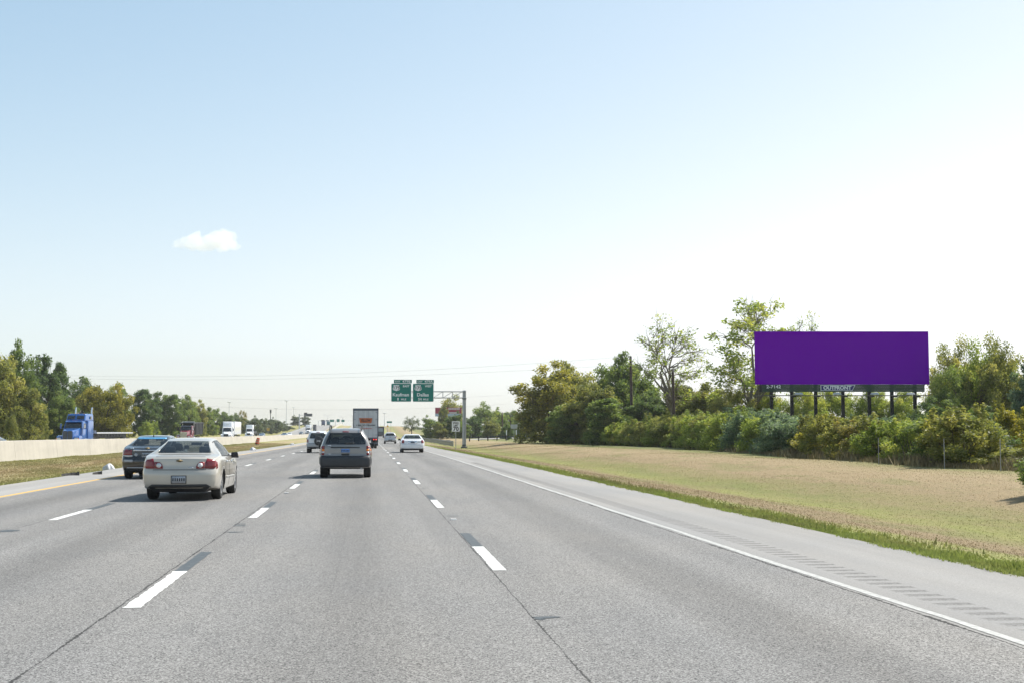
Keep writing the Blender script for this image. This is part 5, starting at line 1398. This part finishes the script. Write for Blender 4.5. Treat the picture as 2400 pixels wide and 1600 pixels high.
for x0, x1, tab0, tab1, up, city, dist, ex in ((gxp(916.5), gxp(963.8), gxp(922.5), gxp(965), 'EAST', 'Kaufman', '1', '479B'), (gxp(967), gxp(1016), gxp(975), gxp(1016.6), 'WEST', 'Dallas', '3/4', '479A')):
    z0, z1 = gz(941), gz(898.5); zt1 = gz(889.5); yv = -.48
    pn = MB().prism(rrect(x0, x1, z0, z1, .14), yv, yv + .05).build('sign_panel', SIGN_WHITE, g)
    b_ = .045
    MB().prism(rrect(x0 + b_, x1 - b_, z0 + b_, z1 - b_, .11), yv - .006, yv).build('green_field', GREEN_SIGN, pn)
    cx, w = (x0 + x1) / 2, x1 - x0
    tb = MB().prism(rrect(tab0, tab1, z1 + .01, zt1, .08), yv, yv + .05).build('exit_tab', SIGN_WHITE, g)
    MB().prism(rrect(tab0 + .035, tab1 - .035, z1 + .045, zt1 - .035, .06), yv - .006, yv).build('green_field', GREEN_SIGN, tb)
    tw = tab1 - tab0; th = zt1 - z1
    text('lettering', 'EXIT', .30, SIGN_WHITE, tb, (tab0 + tw * .21, yv - .01, z1 + th * .48), tw * .28, .006, .004)
    text('lettering', ex, .46, SIGN_WHITE, tb, (tab0 + tw * .70, yv - .01, z1 + th * .50), tw * .46, .008, .004)
    # route shield
    sx0, sz = x0 + w * .255, z1 - (z1 - z0) * .25; s = .43
    shp = [(-.85, .75), (-.6, .95), (-.3, .85), (0, .98), (.3, .85), (.6, .95), (.85, .75), (.80, .45), (1.0, 0), (.98, -.45), (.7, -.72), (.3, -.78), (0, -.98), (-.3, -.78), (-.7, -.72), (-.98, -.45), (-1.0, 0), (-.80, .45)]
    MB().prism([(sx0 + a * s * 1.1, sz + c * s) for a, c in shp][::-1], yv - .016, yv - .006).build('route_shield', SIGN_WHITE, pn)
    text('lettering', '175', .58, SIGN_BLACK, pn, (sx0, yv - .022, sz), .78, .012, .003)
    text('lettering', up, .36, SIGN_WHITE, pn, (x0 + w * .74, yv - .012, z1 - (z1 - z0) * .15), w * .32, .010, .004)
    text('lettering', city, .62, SIGN_WHITE, pn, (cx - w * .02, yv - .012, z0 + (z1 - z0) * .38), w * (.80 if up == 'EAST' else .56), .014, .004)
    text('lettering', dist, .46, SIGN_WHITE, pn, (cx - w * (.16 if up == 'EAST' else .16), yv - .012, z0 + (z1 - z0) * .14), w * (.06 if up == 'EAST' else .17), .012, .004)
    text('lettering', 'MILE', .34, SIGN_WHITE, pn, (cx + w * .12, yv - .012, z0 + (z1 - z0) * .13), w * .25, .008, .004)
# ---- speed limit sign
Ys = 142.0; Xs = float(atY(1068.5, 1000, Ys)[0]); zs = float(ground_z(Xs, Ys))
s_ = thing('speed_limit_sign', 'white speed limit 70 sign beside the gantry mast', 'road sign', (Xs, Ys, zs))
za, zb2 = zof(Xs, Ys, 1010.5) - zs, zof(Xs, Ys, 985.5) - zs
MB().box(-.035, .035, 0, .06, -.3, zb2 - .1).build('post', STEEL, s_)
pn = MB().prism(rrect(-.46, .46, za, zb2, .05), -.02, 0).build('sign_panel', SIGN_WHITE, s_)
hh = zb2 - za
for a0, a1, c0, c1 in ((-.43, .43, za + .025, za + .04), (-.43, .43, zb2 - .04, zb2 - .025), (-.435, -.42, za + .03, zb2 - .03), (.42, .435, za + .03, zb2 - .03)):
    MB().box(a0, a1, -.026, -.02, c0, c1).build('border', SIGN_BLACK, pn)
text('lettering', 'SPEED', .30, SIGN_BLACK, pn, (0, -.026, zb2 - hh * .20), .68, .008, .003)
text('lettering', 'LIMIT', .30, SIGN_BLACK, pn, (0, -.026, zb2 - hh * .43), .56, .008, .003)
text('lettering', '70', .62, SIGN_BLACK, pn, (0, -.026, za + hh * .25), .62, .02, .003)
# ---- billboard
D = 104.0
bc = CAM + ray(1974, 900) * D
gb = float(ground_z(bc[0], bc[1]))
bb = thing('billboard', 'large purple billboard on dark posts above the hedge', 'billboard', (bc[0], bc[1], gb), -YAW)
m2 = D / F_PX
zl = bc[2] - gb
hw, hf = 204 * m2, 123.5 * m2
MB().box(-hw, hw, -.06, .12, zl, zl + hf).build('poster_panel', PURPLE, bb, .01)
MB().box(-hw + .1, hw - .1, .12, .3, zl + .1, zl + hf - .1).build('panel_back', DKGREEN, bb)
ax0, ax1 = (1786 - 1974) * m2, (2167 - 1974) * m2
apr = thing_part('apron', bb)
for k in range(5):
    z1 = zl - .01 - k * .118; MB().box(ax0, ax1, -.0 - .004 * (k % 2), .10, z1 - .112, z1).build('slat', DKGREEN, apr, .008)
MB().box(ax0 - .2, ax0 - .004, .0, .12, zl - .6, zl - .02).build('apron_end', POST_DK, bb)
text('lettering', '2-7142', .36, SIGN_WHITE, bb, ((1813 - 1974) * m2, -.03, zl - .19), 1.18, .008, .006)
lg = MB().prism([(-1.42, -.24), (1.17, -.24), (1.42, .22), (-1.42, .22)], -.06, -.02).build('logo_panel', SIGN_WHITE, bb, loc=((1963.5 - 1974) * m2, 0, zl - .27))
MB().prism([(-1.37, -.20), (1.15, -.20), (1.35, .18), (-1.37, .18)], -.066, -.06).build('logo_field', pm('navy_sheet', (.03, .025, .16), .4), lg)
text('lettering', 'OUTFRONT', .42, SIGN_WHITE, lg, (-.06, -.07, -.01), 2.3, .02, .004)
for k in range(7):
    px = (1809, 1857, 1913, 1977, 2039, 2092, 2146)[k]; x = (px - 1974) * m2
    MB().box(x - .12, x + .12, .14, .42, -.6, zl + .8).build('post', POST_DK, bb, .015)
cwk = thing_part('catwalk', bb)
zc_ = zl - .95
for y in (-1.0, -.7, -.4): MB().box((1766 - 1974) * m2, (2185 - 1974) * m2, y - .09, y + .09, zc_, zc_ + .05).build('plank', pm('weathered_plank', (.16, .15, .14), .8, var=.3), cwk)
for k in range(7):
    px = (1809, 1857, 1913, 1977, 2039, 2092, 2146)[k]; x = (px - 1974) * m2
    MB().box(x - .04, x + .04, -1.1, .2, zc_ - .1, zc_ - .005).build('bracket', POST_DK, cwk)
for px in (1862, 1950, 2037, 2120):
    x = (px - 1974) * m2
    lm = thing_part('flood_lamp', bb)
    MB().tube([(x, -.9, zc_ + .05), (x, -1.5, zc_ + .12)], .025, 6).build('lamp_arm', STEEL, lm)
    MB().hexa([(x - .35, -1.7, zc_ + .08), (x + .35, -1.7, zc_ + .08), (x + .35, -1.35, zc_ + .08), (x - .35, -1.35, zc_ + .08)], [(x - .25, -1.6, zc_ + .24), (x + .25, -1.6, zc_ + .24), (x + .25, -1.4, zc_ + .24), (x - .25, -1.4, zc_ + .24)]).build('lamp_shade', pm('pale_lamp_shade', (.42, .45, .47), .4), lm, .02)
# ---- distant red billboard
Yr = 392.0; x0 = float(atY(1020, 960, Yr)[0]); x1 = float(atY(1082, 960, Yr)[0]); xc = (x0 + x1) / 2; zr = float(ground_z(xc, Yr))
rb = thing('billboard', 'distant red and white billboard half hidden by pale trees', 'billboard', (xc, Yr, zr))
zA, zB, zC = zof(xc, Yr, 974.5) - zr, zof(xc, Yr, 968) - zr, zof(xc, Yr, 954) - zr
hw_ = (x1 - x0) / 2
MB().box(-hw_, hw_, 0, .2, zB, zC).build('poster_panel', pm('crimson_sheet', (.33, .03, .07), .5, var=.2), rb)
MB().box(-hw_, hw_, 0.01, .2, zA, zB - .01).build('lower_band', pm('pale_blue_sheet', (.42, .5, .62), .5), rb)
for k, (a, b_) in enumerate(((.05, .62), (.12, .5))):
    for j in range(7):
        xx = hw_ * (a + (b_ - a) * j / 6 * 1.3); MB().box(xx - .2, xx + .2, -.03, 0, zB + (.9 - .72 * k) * (zC - zB) / 1.1 - .22, zB + (.9 - .72 * k) * (zC - zB) / 1.1 + .22 - .1).build('printed_mark', SIGN_WHITE, rb)
for x in (-hw_ * .6, hw_ * .6): MB().tube([(x, .3, -.5), (x, .3, zC - .2)], .16, 10).build('post', STEEL, rb)
# ---- guardrails
WOODP = pm('guard_post_wood', (.10, .085, .075), .9, var=.3, scale=3)
def wbeam(mb, pts):
    sec = [(-.02, .58), (.05, .62), (-.0, .68), (.05, .75), (-.02, .80)]
    n = len(sec)
    v, f = [], []
    for i, (x, y, z) in enumerate(pts):
        d = np.array(pts[min(i + 1, len(pts) - 1)]) - np.array(pts[max(i - 1, 0)]); d = d[:2] / np.linalg.norm(d[:2]); nx_, ny_ = -d[1], d[0]
        for o, h in sec: v.append((x + nx_ * o, y + ny_ * o, z + h))
    for i in range(len(pts) - 1):
        for k in range(n - 1): f.append((i * n + k, i * n + k + 1, (i + 1) * n + k + 1, (i + 1) * n + k))
    mb.add(v, f); return mb
def guardrail(label, line, post_step, pmat, rmat, ph=.85, pr=.085):
    t = thing('guardrail', label, 'guardrail', (0, 0, 0))
    pts = []
    for a, b in zip(line[:-1], line[1:]):
        n = max(2, int(math.dist(a, b) / 4)); pts += [(a[0] + (b[0] - a[0]) * i / n, a[1] + (b[1] - a[1]) * i / n) for i in range(n)]
    pts.append(line[-1]); pts = [(x, y, float(ground_z(x, y))) for x, y in pts]
    wbeam(MB(), pts).build('rail', rmat, t, 0, True)
    me = MB().tube([(0, 0, -.2), (0, 0, ph)], pr, 8).mesh('post'); me.materials.append(pmat)
    acc = 0
    for a, b in zip(line[:-1], line[1:]):
        L_ = math.dist(a, b); s = acc
        while s < L_:
            x, y = a[0] + (b[0] - a[0]) * s / L_, a[1] + (b[1] - a[1]) * s / L_
            meshobj('post', me, None, t, (x + .12, y + .02, float(ground_z(x, y)))); s += post_step
        acc = s - L_
    return t
pA = G(1060, 1038, -.25)
guardrail('weathered guardrail with close posts left of the speed limit sign', [(float(pA[0]), float(pA[1])), (float(pA[0]) + .6, float(pA[1]) + 70), (float(pA[0]) - .5, float(pA[1]) + 190)], 1.9, pm('pale_post', (.36, .345, .31), .9, var=.3), pm('weathered_rail', (.22, .215, .20), .6, .3, var=.35, scale=1.5), .86, .10)
Yq = 236.0
xa, xb = float(atY(1099, 1030, Yq)[0]), float(atY(1290, 1030, Yq)[0])
guardrail('dark guardrail on timber posts running across behind the gantry mast', [(xa, Yq), (xb, Yq - 4)], 1.72, pm('dark_guard_post', (.045, .04, .035), .9, var=.3), pm('grey_rail', (.10, .12, .14), .5, .5, var=.2), .98, .12)
for i, px in enumerate((1187, 1210, 1232)):
    x = float(atY(px, 1030, 243)[0]); z = float(ground_z(x, 243))
    tag(MB().box(-.09, .09, -.03, .03, -.2, 2.0).build('delineator_post', SIGN_WHITE, None, .02, loc=(x, 243, z)), f'white marker post behind the dark guardrail, {ordinal(i + 1)} from the left', 'marker post', 'white marker posts')
sg = thing('back_of_sign', 'grey sign seen from behind at the dark guardrail', 'road sign', (float(atY(1205, 1000, 233)[0]), 233, float(ground_z(31, 233))))
MB().box(-.05, .05, 0, .08, -.2, 2.95).build('post', STEEL, sg)
MB().box(-.62, .62, .08, .11, 2.2, 2.95).build('sign_panel', pm('sign_back', (.42, .43, .44), .5, .3), sg, .02)
# ---- utility poles and wires
def pole(label, px, top, Y, r=.15):
    X = float(atY(px, 950, Y)[0]); z = float(ground_z(X, Y)); h = zof(X, Y, top) - z
    t = thing('utility_pole', label, 'utility pole', (X, Y, z))
    MB().tube([(.15, 0, -.5), (0, 0, h)], [r * 1.15, r * .8], 12).build('shaft', POLE_WOOD, t, 0, True)
    MB().box(-.07, .07, -.2, -.08, h - .35, h - .05).build('insulator', pm('insulator', (.2, .18, .17), .4), t, .03)
    return X, Y, z + h
P1 = pole('tall dark utility pole standing in the right thicket', 1478.5, 834, 152, .19)
P2 = pole('shorter rust-brown utility pole beside the open bare tree', 1577.5, 864, 127, .15)
P3 = pole('distant utility pole above the frontage road trees', 1177, 965, 300, .17)
P4 = pole('faint distant utility pole left of the near thicket', 1196, 972, 330, .14)
WIRE = pm('wire', (.16, .17, .18), .6)
def wire(label, a, b, sag, r=.009):
    a, b = np.array(a, float), np.array(b, float); pts = []
    for i in range(33):
        t = i / 32; p = a * (1 - t) + b * t; p[2] -= sag * 4 * t * (1 - t); pts.append(p)
    o = MB().tube(pts, r, 5).build('power_line', WIRE)
    tag(o, label, 'power line', 'power lines crossing the sky')
L1 = atY(-200, 862, 215); L2 = atY(-200, 872, 216); L3 = atY(-150, 872, 330)
wire('highest power line across the sky, reaching the tall utility pole', P1, L1, 1.9)
wire('second power line below the highest one, ending at the tall pole', (P1[0], P1[1], P1[2] - 1.0), L2, 1.5)
wire('lower thin power line crossing behind the gantry signs', (P3[0], P3[1], P3[2] + 4.0), L3, 3.5, .014)
wire('lowest faint power line crossing behind the gantry signs', (P4[0], P4[1], P4[2] + 3.0), L3 + np.array([0, 0, -1.2]), 4.2, .014)
# ---- far masts and signs
PALE_MAST = pm('pale_mast', (.62, .64, .67), .5, .1)
def mast(px, top, Y, i):
    X = float(atY(px, 980, Y)[0]); z = float(ground_z(X, Y)); h = zof(X, Y, top) - z
    t = thing('high_mast_light', f'tall pale high-mast light on the skyline, {ordinal(i + 1)} from the left', 'street light', (X, Y, z), group='high-mast lights')
    MB().tube([(0, 0, -.5), (0, 0, h)], [.34, .15], 10).build('mast', PALE_MAST, t, 0, True)
    MB().lathe([(.25, h - .5), (1.3, h - .6), (1.4, h - .2), (.3, h), (.001, h + .2)], 14, 'z').build('lamp_ring', PALE_MAST, t)
for i, (px, top, Y) in enumerate([(537, 940, 900), (647, 955, 1050), (671, 937, 950), (688, 953, 1150), (901, 966, 1000)]): mast(px, top, Y, i)
X = float(atY(634, 980, 800)[0]); z = float(ground_z(X, 800)); h = zof(X, 800, 959) - z
t = thing('radio_pole', 'dark pole with a thick head above the far left trees', 'pole', (X, 800, z))
MB().tube([(0, 0, -.5), (0, 0, h)], [.3, .2], 8).build('shaft', DKGREY, t); MB().tube([(0, 0, h - 2.2), (0, 0, h)], .55, 10).build('head', DKGREY, t)
X = float(atY(701.5, 990, 690)[0]); z = float(prof(690)); 
t = thing('distant_sign', 'distant grey cantilever sign seen from behind on the far carriageway', 'road sign', (X, 690, z))
h = zof(X, 690, 969) - z
MB().tube([(0, 0, -.5), (0, 0, h)], .32, 10).build('mast', pm('pale_steel', (.42, .44, .47), .5, .3), t, 0, True)
xr = float(atY(732, 970, 690)[0]) - X; x2 = float(atY(712.5, 970, 690)[0]) - X
MB().tube([(0, 0, h - .6), (xr, 0, h - .6)], .1, 8).build('arm', STEEL, t)
MB().box(x2, xr, .1, .2, h - 1.3, h + .2).build('sign_panel', DKGREY, t, .02); MB().box(x2, x2 + 1.7, .1, .2, h + .21, h + .75).build('exit_tab', DKGREY, t, .02)
Yc = 905.0
t = thing('distant_sign', 'row of tiny green and grey overhead signs on the crest', 'road sign', (float(atY(785, 985, Yc)[0]), Yc, float(prof(Yc))))
X0 = t.location.x
def cz(py): return zof(X0, Yc, py) - float(prof(Yc))
for px0, px1, a, b_, m_ in ((752.5, 761, 982.8, 986.2, DKGREY), (763.5, 771, 983, 986.5, STEEL), (773, 783, 982, 987.8, GREEN_SIGN), (789, 796, 981, 987.8, GREEN_SIGN), (800, 807.5, 982.4, 987.8, GREEN_SIGN)):
    MB().box(float(atY(px0, 985, Yc)[0]) - X0, float(atY(px1, 985, Yc)[0]) - X0, -.3, -.2, cz(b_), cz(a)).build('sign_panel', m_, t, .02)
MB().tube([(float(atY(746, 985, Yc)[0]) - X0, 0, cz(985)), (float(atY(832, 985, Yc)[0]) - X0, 0, cz(985))], .08, 6).build('beam', STEEL, t)
for px in (746, 786, 832): MB().tube([(float(atY(px, 985, Yc)[0]) - X0, 0, -3), (float(atY(px, 985, Yc)[0]) - X0, 0, cz(984.5))], .14, 8).build('mast', STEEL, t)
for i, px in enumerate((768, 803, 826)):
    X = float(atY(px, 985, 960)[0]); z = float(prof(960)); h = zof(X, 960, 971 + (i % 2) * 4) - z
    t = thing('street_lamp', f'faint twin-arm street lamp above the crest signs, {ordinal(i + 1)} from the left', 'street light', (X, 960, z), group='twin-arm lamps on the crest')
    MB().tube([(0, 0, -1), (0, 0, h - 1)], .1, 6).build('pole', STEEL, t)
    for sx in (-1, 1): MB().tube([(0, 0, h - 1), (sx * 1.4, 0, h - .1), (sx * 3.0, 0, h)], .07, 6).build('arm', STEEL, t)
Ye = 560.0
X = float(atY(912.5, 990, Ye)[0]); z = float(ground_z(X, Ye))
t = thing('exit_sign', 'small distant green sign above the grass embankment', 'road sign', (X, Ye, z)); a, b_ = zof(X, Ye, 990) - z, zof(X, Ye, 986) - z
MB().box(-1.15, 1.15, 0, .06, a, b_).build('sign_panel', GREEN_SIGN, t, .02)
for x in (-.7, .7): MB().box(x - .06, x + .06, .06, .16, -.5, b_).build('post', STEEL, t)
Ye = 500.0
X = float(atY(908.5, 998, Ye)[0]); z = float(ground_z(X, Ye)); zc2 = zof(X, Ye, 997.7) - z
t = thing('warning_sign', 'small yellow diamond warning sign on the grass embankment', 'road sign', (X, Ye, z))
s = .46; MB().prism([(0, zc2 - s), (s, zc2), (0, zc2 + s), (-s, zc2)], 0, .04).build('sign_panel', pm('yellow_sign_sheet', (.75, .40, .02), .4), t)
MB().box(-.05, .05, .04, .1, -.5, zc2).build('post', STEEL, t)
Yy = 520.0; X = float(atY(628.5, 1005, Yy)[0]); z = float(ground_z(X, Yy)); zc2 = zof(X, Yy, 1005) - z
t = thing('warning_sign', 'small square yellow sign at the foot of the far left trees', 'road sign', (X, Yy, z))
MB().box(-.6, .6, 0, .05, zc2 - .62, zc2 + .62).build('sign_panel', pm('dull_yellow_sheet', (.45, .30, .06), .5), t); MB().box(-.05, .05, .05, .12, -.5, zc2).build('post', STEEL, t)
# ---- white rail fence at the right edge
t = thing('rail_fence', 'white two-rail fence behind the shrubs at the right edge', 'fence', (0, 0, 0))
fz = float(ground_z(33, 62))
fx0, fx1, Yfn = float(atY(2325, 1055, 62)[0]), float(atY(2480, 1055, 62)[0]), 62.0
for py in (1046.5, 1062): zz_ = zof(fx0, Yfn, py); MB().box(fx0, fx1, Yfn - .04, Yfn + .04, zz_ - .07, zz_ + .07).build('rail', SIGN_WHITE, t, .01)
for k in range(4): x = fx0 + .2 + k * 1.0; MB().box(x - .06, x + .06, Yfn + .045, Yfn + .16, fz - .3, zof(fx0, Yfn, 1044)).build('post', SIGN_WHITE, t, .01)
# ---- thin wire-fence posts in the hedge
for i, (px, py) in enumerate(((2214, 1106), (2346, 1113), (2060, 1097))):
    p = G(px, py, .05); tag(MB().tube([(0, 0, -.2), (0, 0, 1.15)], .014, 8).build('fence_post', STEEL, None, loc=(float(p[0]), float(p[1]), float(ground_z(p[0], p[1])))), f'thin grey metal fence post in front of the hedge, {ordinal((2, 3, 1)[i])} from the left', 'fence post', 'metal fence posts')
# ---- things lying on the median
def bundle(px, py, w, label, seed):
    p = G(px, py, .05); r = np.random.RandomState(seed)
    bm = bmesh.new(); bmesh.ops.create_icosphere(bm, subdivisions=4, radius=1)
    ph = r.uniform(0, 6, 8)
    for v in bm.verts:
        x, y, z = v.co
        a = math.atan2(y, x)
        f = 1 + .10 * math.sin(5 * a + ph[0] + 2 * z) + .06 * math.sin(9 * a + ph[1] - 4 * z) + .06 * math.sin(7 * x + ph[2]) * math.sin(6 * y + ph[3])
        v.co = Vector((x * w * .56 * f, y * w * .5 * f, max(z, -.1) * w * .62 * (1 + .1 * math.sin(4 * x + ph[4]))))
    for f in bm.faces: f.smooth = True
    me = bpy.data.meshes.new('bundle'); bm.to_mesh(me); bm.free()
    o = meshobj('bundle', me, pm('white_sheeting', (.52, .52, .54), .5, var=.12, scale=9, bump=.8), None, (float(p[0]), float(p[1]), float(ground_z(p[0], p[1])) - .0))
    tag(o, label, 'bundle', 'white bundles on the median')
bundle(255, 1095, .44, 'white wrapped bundle on the median left of the black sedan', 1)
bundle(593, 1050, .52, 'white wrapped bundle on the median right of the cream sedan', 2)
bundle(685, 1037, .52, 'white wrapped bundle on the median nearest the white SUV', 3)
def tread(px, py, L_, label, seed):
    p = G(px, py, .0); r = np.random.RandomState(seed); b = MB(); n = 10; v, f = [], []
    for i in range(n + 1):
        t = i / n; x = (t - .5) * L_; c = .05 * math.sin(t * 3) + r.uniform(-.01, .01)
        v += [(x, -.07 + c, .01 + .02 * r.rand()), (x, .02 + c, .09 + .06 * t + .02 * r.rand()), (x, .10 + c, .02)]
    for i in range(n):
        for k in range(3): a = i * 3 + k; b2 = i * 3 + (k + 1) % 3; f.append((a, b2, b2 + 3, a + 3))
    f += [(0, 1, 2), (n * 3 + 2, n * 3 + 1, n * 3)]
    o = b.add(v, f).build('tyre_scrap', pm('scrap_rubber', (.06, .055, .05), .85, var=.4, scale=14, bump=.6), None, 0, False, (float(p[0]), float(p[1]), float(max(ground_z(p[0], p[1]), prof(p[1]) - .03))), (0, 0, R(6)))
    tag(o, label, 'tyre scrap', 'tyre scraps by the left shoulder')
tread(165, 1113, .62, 'long torn strip of tyre at the grass edge, far left', 1)
tread(228, 1110.5, .34, 'short torn strip of tyre on the pale left shoulder', 2)
p = G(602, 1036.5, .05)
t = thing('traffic_drum', 'orange traffic drum leaning against the median wall', 'traffic drum', (float(p[0]), float(p[1]), float(ground_z(p[0], p[1]))))
t.rotation_euler = (R(0), R(12), 0)
OR = pm('orange_plastic', (.62, .09, .02), .5, var=.15); DW = pm('dirty_white_band', (.30, .24, .22), .5, var=.3)
for k, (a, b_, m_) in enumerate(((0, .18, BLACK_PL), (.18, .34, OR), (.34, .48, DW), (.48, .64, OR), (.64, .76, DW), (.76, .95, OR))):
    r0, r1 = .29 - .08 * a, .29 - .08 * b_; MB().lathe([(r0, a), (r1, b_)] + ([(.001, b_)] if k == 5 else []), 18, 'z').build('band' if k else 'base', m_, t, 0, True)

# ================================================================== cloud and air
cr_ = np.random.RandomState(9)
cd = 4200.0; cc = CAM + ray(486, 580) * cd; u = cd / F_PX
bm = bmesh.new()
lob = [(-58, 6, 20), (-44, 14, 24), (-30, 20, 25), (-14, 12, 22), (0, 18, 25), (14, 22, 24), (30, 26, 29), (40, 22, 27), (54, 10, 20), (-70, 2, 9), (64, 4, 14), (-36, 4, 22), (4, 2, 24), (34, 6, 26), (-8, 4, 20), (48, 2, 16), (20, 30, 18), (36, 36, 16), (-26, 28, 14)]
for x, z, r in lob:
    for k in range(3):
        j = cr_.normal(0, 5, 3)
        m_ = Matrix.Translation(((x + j[0]) * u, j[1] * 3 * u, (max(z, 3) + j[2] * .4) * u)) @ Matrix.Diagonal((r * .62 * u, r * .9 * u, r * .52 * u, 1))
        bmesh.ops.create_icosphere(bm, subdivisions=2, radius=1.0, matrix=m_)
for v in bm.verts: v.co.z = v.co.z if v.co.z > -6 * u else -6 * u + (v.co.z + 6 * u) * .3
me = bpy.data.meshes.new('cloud'); bm.to_mesh(me); bm.free()
co_ = bpy.data.objects.new('cloud', me); COL.objects.link(co_)
md = co_.modifiers.new('r', 'REMESH'); md.mode = 'VOXEL'; md.voxel_size = 3.2 * u
bpy.context.view_layer.update()
me2 = bpy.data.meshes.new_from_object(co_.evaluated_get(bpy.context.evaluated_depsgraph_get())); co_.modifiers.clear(); co_.data = me2
from mathutils import noise as mnoise
nn = [v.normal.copy() for v in me2.vertices]
for v, n in zip(me2.vertices, nn):
    f = mnoise.fractal(v.co / (16 * u), .8, 2.1, 4); v.co = v.co + n * f * 5.5 * u
m, nt, N, L, b = newmat('cloud_vapour'); N.remove(b)
pv = N.new('ShaderNodeVolumePrincipled'); pv.inputs['Color'].default_value = (1, 1, 1, 1); pv.inputs['Density'].default_value = .015 / u; pv.inputs['Anisotropy'].default_value = .1
L.new(pv.outputs[0], N['Material Output'].inputs['Volume'])
me2.materials.clear(); me2.materials.append(m)
co_.location = tuple(cc); co_.rotation_euler = (0, 0, -YAW + .2)
tag(co_, 'single small white cloud in the left half of the sky', 'cloud', kind='stuff')
HAZE = .00012
hb = MB().box(-3100, 3100, -300, 5800, -4.5, 44.0)
hm, nt, N, L, b = newmat('haze_air'); N.remove(b)
pv = N.new('ShaderNodeVolumePrincipled'); pv.inputs['Color'].default_value = (.93, .96, 1.0, 1); pv.inputs['Density'].default_value = HAZE; pv.inputs['Anisotropy'].default_value = .3
L.new(pv.outputs[0], N['Material Output'].inputs['Volume'])
tag(hb.build('haze', hm), 'thin pale summer haze filling the air over the motorway', 'haze', kind='stuff')
